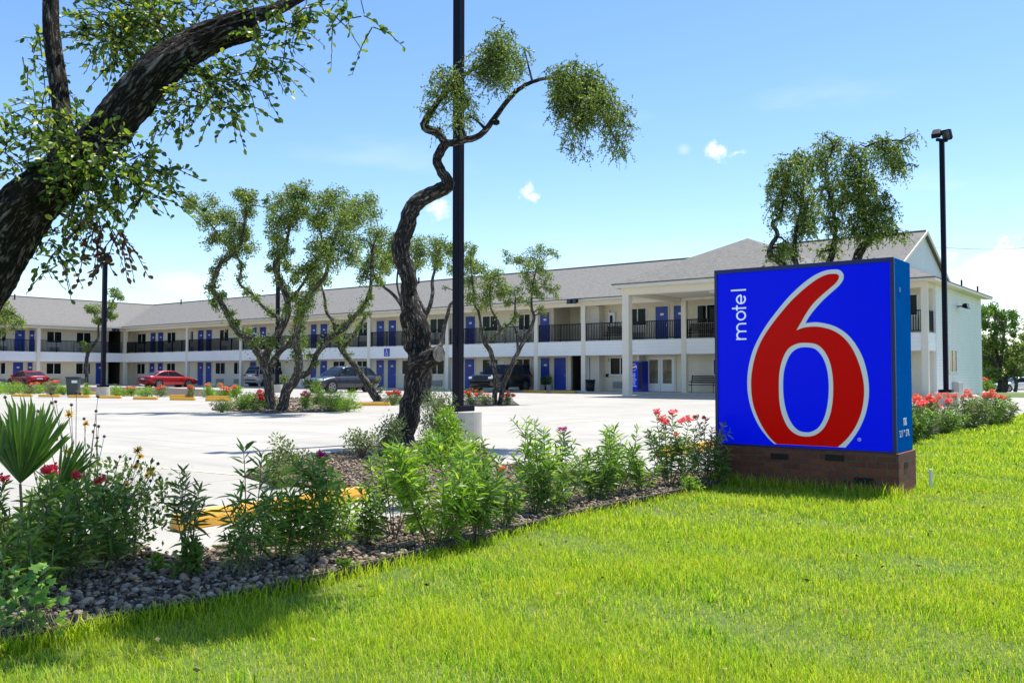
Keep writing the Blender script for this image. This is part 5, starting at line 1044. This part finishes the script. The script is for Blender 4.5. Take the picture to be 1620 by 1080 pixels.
# ivy, bottom left
def ivy():
    b0=G(45,1000,.02); t=thing('ivy_plant','bright green lobed ivy leaves at the lower left corner','plant',b0,0,'flowering plants in the near bed'); D=b0.y; f=MB(); st=MB()
    prof=[(0,0),(.30,-.12),(.62,.10),(.42,.30),(.78,.62),(.40,.60),(0,1.05),(-.40,.60),(-.78,.62),(-.42,.30),(-.62,.10),(-.30,-.12)]
    rootp=[]
    for _ in range(7): rootp.append(Vector((random.uniform(-.12,.15),random.uniform(-.12,.1),-.01)))
    for k in range(110):
        px=random.gauss(38,32); py=random.uniform(895,1012); px=min(max(px,-30),98-(py-895)*.05); p=P(px,py,D+random.uniform(-.12,.22))-b0
        if p.z<.02: p.z=.03
        s=random.uniform(.024,.05); nz=Vector((random.gauss(0,.4),-.55+random.gauss(0,.25),.85)).normalized(); a=random.uniform(0,6.28) if random.random()<.3 else random.gauss(0,.6)
        s1=nz.orthogonal().normalized(); s2=nz.cross(s1); e1=s1*math.cos(a)+s2*math.sin(a); e2=nz.cross(e1)
        if e1.z<0 and random.random()<.7: e1=-e1;e2=-e2
        f.add([p+e2*x*s+e1*y*s+nz*(-.25*abs(x))*s for x,y in prof],[[0,1,2,3],[0,3,4,5],[0,5,6],[0,6,7],[0,7,8,9],[0,9,10,11]])
        if k%3==0: r_=random.choice(rootp); st.tube([r_,r_.lerp(p,.6)+Vector((0,0,.03)),p],[.003,.002,.0015],4,cap=False)
    st.build('stem',STEMM,t); f.build('foliage',mat('ivy_leaf',(.16,.34,.03),.4,trans=.35,rnd=[(.06,.16,.02),(.15,.32,.03),(.26,.44,.05)]),t)
ivy()
# weeds in the bed
for px,py,l in ((548,902,'small round leaved weed in the stone mulch near the lawn edge'),(655,845,'low weed at the foot of the largest oleander'),(1090,775,'little yellowish weed by the lawn edge left of the sign'),(245,905,'tiny weed beside the river rocks')):
    bush(l,px,py,py-26,20,.03,.5,lm=OLEL,grp='small weeds in the bed',name='weed_plant',aspect=.8,cat='weed')
# middle distance shrubs
bush('dark green rounded shrub left of the forked oak',385,649,611,26,.06,1.9,lm=OLE,aspect=.4)
bush('low dark shrub at the left tip of the parking island',350,651,630,18,.06,.9,lm=OLE,aspect=.4)
bush('shrub with bright red flowers before the forked oak trunk',420,649,608,22,.06,1.,flo=7,fc=PETR,fsz=.05)
bush('shrub with magenta flowers right of the forked oak trunk',482,648,618,18,.05,1.,flo=4,fc=PETM,fsz=.04)
bush('pale narrow leaved shrub in the island before the grey crossover',520,649,610,28,.09,1.5,lm=OLEL,aspect=.2)
bush('pale narrow leaved shrub at the right end of the island',548,650,614,24,.09,1.5,lm=OLEL,aspect=.2)
bush('small dark shrub between the island shrubs',500,640,600,14,.06,1.,lm=OLE)
bush('red flowered shrub partly hidden behind the twisted trunk',622,640,614,18,.05,.9,flo=6,fc=PETR,fsz=.05)
bush('coral flowered shrub right of the nearest black pole',746,640,609,16,.06,.9,flo=8,fc=PETC,fsz=.05)
bush('sparse shrub left of the twin stemmed oak foot',768,641,614,14,.06,.8,lm=SAGE,flo=2,fc=PETC,fsz=.04)
bush('coral flowered shrub right of the twin stemmed oak foot',803,640,614,12,.06,.8,lm=SAGE,flo=6,fc=PETC,fsz=.05)
row=[(-8,622,600,26,0,'leafy shrub cut by the left picture edge in the far strip'),(20,623,601,22,0,'green shrub before the leftmost red sedan'),(48,623,606,12,1,'small shrub at the right end of the leftmost green clump'),(62,622,603,15,1,'reddish tinged shrub left of the wheeled bin'),(84,623,599,17,3,'tall russet flowered shrub left of the wheeled bin'),(100,624,603,11,0,'green shrub touching the wheeled bin'),(136,624,606,9,0,'small shrub at the foot of the thin crooked oak'),
     (184,626,607,16,0,'green shrub right of the far left pole pedestal'),(208,626,609,14,2,'pale shrub with coral flowers in the far strip'),(232,627,609,13,0,'green shrub below the second red sedan'),(255,627,608,13,3,'shrub with coral flowers below the second red sedan'),
     (306,628,608,11,4,'red flowered shrub right of the second red sedan'),(328,628,607,13,1,'leafy shrub in the far strip near its right end'),(352,629,606,13,4,'coral flowered shrub in the far strip near the round dark bush'),(374,630,605,13,3,'rightmost flowered shrub of the far strip')]
for px,py,ty,hw,fl_,l in row: bush(l,px,py,ty,hw,.09,1.15,lm=OLEL if px%3 else SAGE,flo=fl_,fc=PETC,aspect=.35,fsz=.06,grp='shrubs in the far planting strip')
# oleanders right of the sign, along the line of the bed
for k,(px,py,ty,hw,fl_,l) in enumerate(((1462,692,628,32,9,'oleander full of coral blooms just right of the blue sign'),(1500,684,634,30,8,'second oleander with coral blooms right of the blue sign'),(1532,678,620,30,8,'tall pink flowered oleander before the concrete pedestal'),(1562,672,624,26,2,'green oleander near the right end of the hedge'),(1586,669,628,20,3,'last oleander of the hedge with few pink flowers'),(1440,700,640,30,3,'oleander partly hidden behind the right side of the sign'))):
    oleander(l,px,py,ty,hw,16,.12,flo=fl_,fc=PETP if k%2 else PETC,lm=OLE if k%2 else SAGE,low=.12,dens=1.1,grp='oleander hedge right of the sign',lw=.02,fr_=(.09,18,.036))
bush('bougainvillea like pink shrub at the corner of the motel end wall',1551,617,592,10,.15,1.,flo=7,fc=PETP,fsz=.12)
bush('green bush beyond the right corner of the motel',1562,618,598,13,.15,1.)
# potted plants by the doors
POT=mat('pale_clay_pot',(.45,.42,.38),.8)
for px,h,l in ((858,.75,'small potted plant by the door left of the passage'),(868,1.1,'taller potted plant by the door left of the passage')):
    p=W(x_at(px,1.2),1.2,.11); t=thing('potted_plant',l,'potted plant',p,0,'potted plants by the motel doors'); b=MB(); b.cyl((0,0,0),.16,.36,n=20,r2=.22); b.build('pot',POT,t); lv=Leaves(); n=350; c=ball(n)*np.array([.25,.25,h*.3])+np.array([0,0,.36+h*.3]); lv.add(c,RNG.normal(size=(n,3))+np.array([0,0,.6]),.12,.04); lv.build('foliage',OLE,t)
    s=MB(); [s.tube([(0,0,.3),tuple(c[i])],[.008,.003],4,cap=False) for i in range(0,n,20)]; s.build('stem',STEMD,t)
# power lines at the right
for a,b_,c,l in (((1480,391),(1760,362),75,'upper thin power line in the sky right of the tall black pole'),((1470,500),(1760,462),75,'lower thin power line above the background trees')):
    p,q_=P(*a,c),P(*b_,c+10); pts=[p.lerp(q_,k/16)-Vector((0,0,.9*math.sin(PI*k/16))) for k in range(17)]; tag(MB().tube(pts,.016,5).build('power_line',PLASTB),l,'power line','power lines at the right')
# small white sprinkler marker post right of sign
pp=W(sgx+.12,sgy+.9); tag(MB().cyl((0,0,0),.018,.2,n=10).build('sprinkler_riser',WHITE,loc=(pp.x,pp.y,0)),'short white pipe standing in the grass right of the sign','pipe')
# ---------------------------------------------------------------- CAMERA, LIGHT, SKY
cam=bpy.data.cameras.new('camera'); co=bpy.data.objects.new('camera',cam); COL.objects.link(co); co.location=(0,0,H); co.rotation_euler=(PI/2+TH,0,0); cam.lens=F/1620*36; cam.sensor_width=36; cam.clip_end=5000; cam.clip_start=.05; SC.camera=co
el=math.radians(69); sd=Vector((.74,.67)).normalized(); sv=Vector((sd.x*math.cos(el),sd.y*math.cos(el),math.sin(el)))
sun=bpy.data.lights.new('sun','SUN'); so=bpy.data.objects.new('sun',sun); COL.objects.link(so); sun.energy=4.6; sun.angle=math.radians(.55); sun.color=(1,.965,.9); so.rotation_euler=sv.to_track_quat('Z','Y').to_euler(); so.location=(0,0,50)
w=bpy.data.worlds.new('World'); SC.world=w; w.use_nodes=True; N=w.node_tree.nodes; L=w.node_tree.links; bg=N['Background']
sky=N.new('ShaderNodeTexSky'); sky.sky_type='NISHITA'; sky.sun_disc=False; sky.sun_elevation=el; sky.sun_rotation=math.atan2(sd.x,sd.y); sky.air_density=1.0; sky.dust_density=.35; sky.ozone_density=1.6; sky.altitude=0
bg.inputs[1].default_value=.125
tc=N.new('ShaderNodeTexCoord'); D_=tc.outputs['Generated']
no=N.new('ShaderNodeTexNoise'); no.inputs['Scale'].default_value=38; no.inputs['Detail'].default_value=8; no.inputs['Roughness'].default_value=.6; L.new(D_,no.inputs['Vector'])
no2=N.new('ShaderNodeTexNoise'); no2.inputs['Scale'].default_value=6; no2.inputs['Detail'].default_value=6; mpp=N.new('ShaderNodeMapping'); mpp.inputs['Scale'].default_value=(1,1,3.5); L.new(D_,mpp.inputs[0]); L.new(mpp.outputs[0],no2.inputs['Vector'])
def math_(op,a,b_=None,c=None):
    m=N.new('ShaderNodeMath'); m.operation=op
    for i,x in enumerate((a,b_,c)):
        if x is None: continue
        if isinstance(x,(int,float)): m.inputs[i].default_value=x
        else: L.new(x,m.inputs[i])
    return m.outputs[0]
tot=None
for (px,py,rx_,ry_,op,soft,nz) in ((1610,445,95,46,.97,.35,1.5),(1545,425,30,18,.9,.4,1.4),(1575,403,34,11,.75,.6,1.5),(1650,400,50,24,.4,.8,1.6),(1610,500,70,40,.45,.9,1.4),(1140,238,30,13,.8,.9,2.6),(1165,241,22,8,.6,.9,2.6),(834,304,13,15,.6,.9,2.8),(843,311,10,9,.6,.9,2.8),(695,331,20,12,.65,.9,2.8),(1082,236,14,12,.25,1,2),(290,450,80,20,.45,1.1,1.8),(400,425,100,30,.22,1.2,1.8),(1000,400,260,40,.12,1.4,1.8),(1400,470,160,60,.14,1.3,1.4),(60,440,120,30,.25,1.2,1.5),(930,190,120,26,.16,1.3,2.2),(1250,150,160,30,.13,1.3,2.2),(560,250,150,24,.12,1.3,2.2),(1500,300,120,30,.2,1.3,2.)):
    v_=Vector(ray(px,py)).normalized(); a=N.new('ShaderNodeVectorMath'); a.operation='SUBTRACT'; L.new(D_,a.inputs[0]); a.inputs[1].default_value=v_
    m=N.new('ShaderNodeVectorMath'); m.operation='MULTIPLY'; L.new(a.outputs[0],m.inputs[0]); m.inputs[1].default_value=(F/rx_,F/rx_,F/ry_)
    ln=N.new('ShaderNodeVectorMath'); ln.operation='LENGTH'; L.new(m.outputs[0],ln.inputs[0])
    k=math_('MULTIPLY_ADD',math_('SUBTRACT',no.outputs['Fac'] if soft<1 else no2.outputs['Fac'],.5),nz*2,math_('SUBTRACT',1,ln.outputs['Value']))
    mr=N.new('ShaderNodeMapRange'); mr.interpolation_type='SMOOTHSTEP'; mr.inputs[1].default_value=-.05; mr.inputs[2].default_value=soft; mr.inputs[4].default_value=op; L.new(k,mr.inputs[0])
    tot=mr.outputs[0] if tot is None else math_('MAXIMUM',tot,mr.outputs[0])
mx=N.new('ShaderNodeMix'); mx.data_type='RGBA'; L.new(tot,mx.inputs[0]); hs=N.new('ShaderNodeHueSaturation'); hs.inputs['Saturation'].default_value=1.2; hs.inputs['Value'].default_value=1.1; hs.inputs['Hue'].default_value=.505; L.new(sky.outputs[0],hs.inputs['Color']); L.new(hs.outputs[0],mx.inputs[6]); mx.inputs[7].default_value=(6.6,6.8,7.2,1); L.new(mx.outputs[2],bg.inputs[0])
SC.view_settings.view_transform='Standard'; SC.view_settings.look='None'; SC.view_settings.gamma=1; SC.view_settings.exposure=.68
SC.render.engine='CYCLES'; SC.cycles.max_bounces=8; SC.cycles.transparent_max_bounces=8
SC.render.resolution_x=1024; SC.render.resolution_y=682
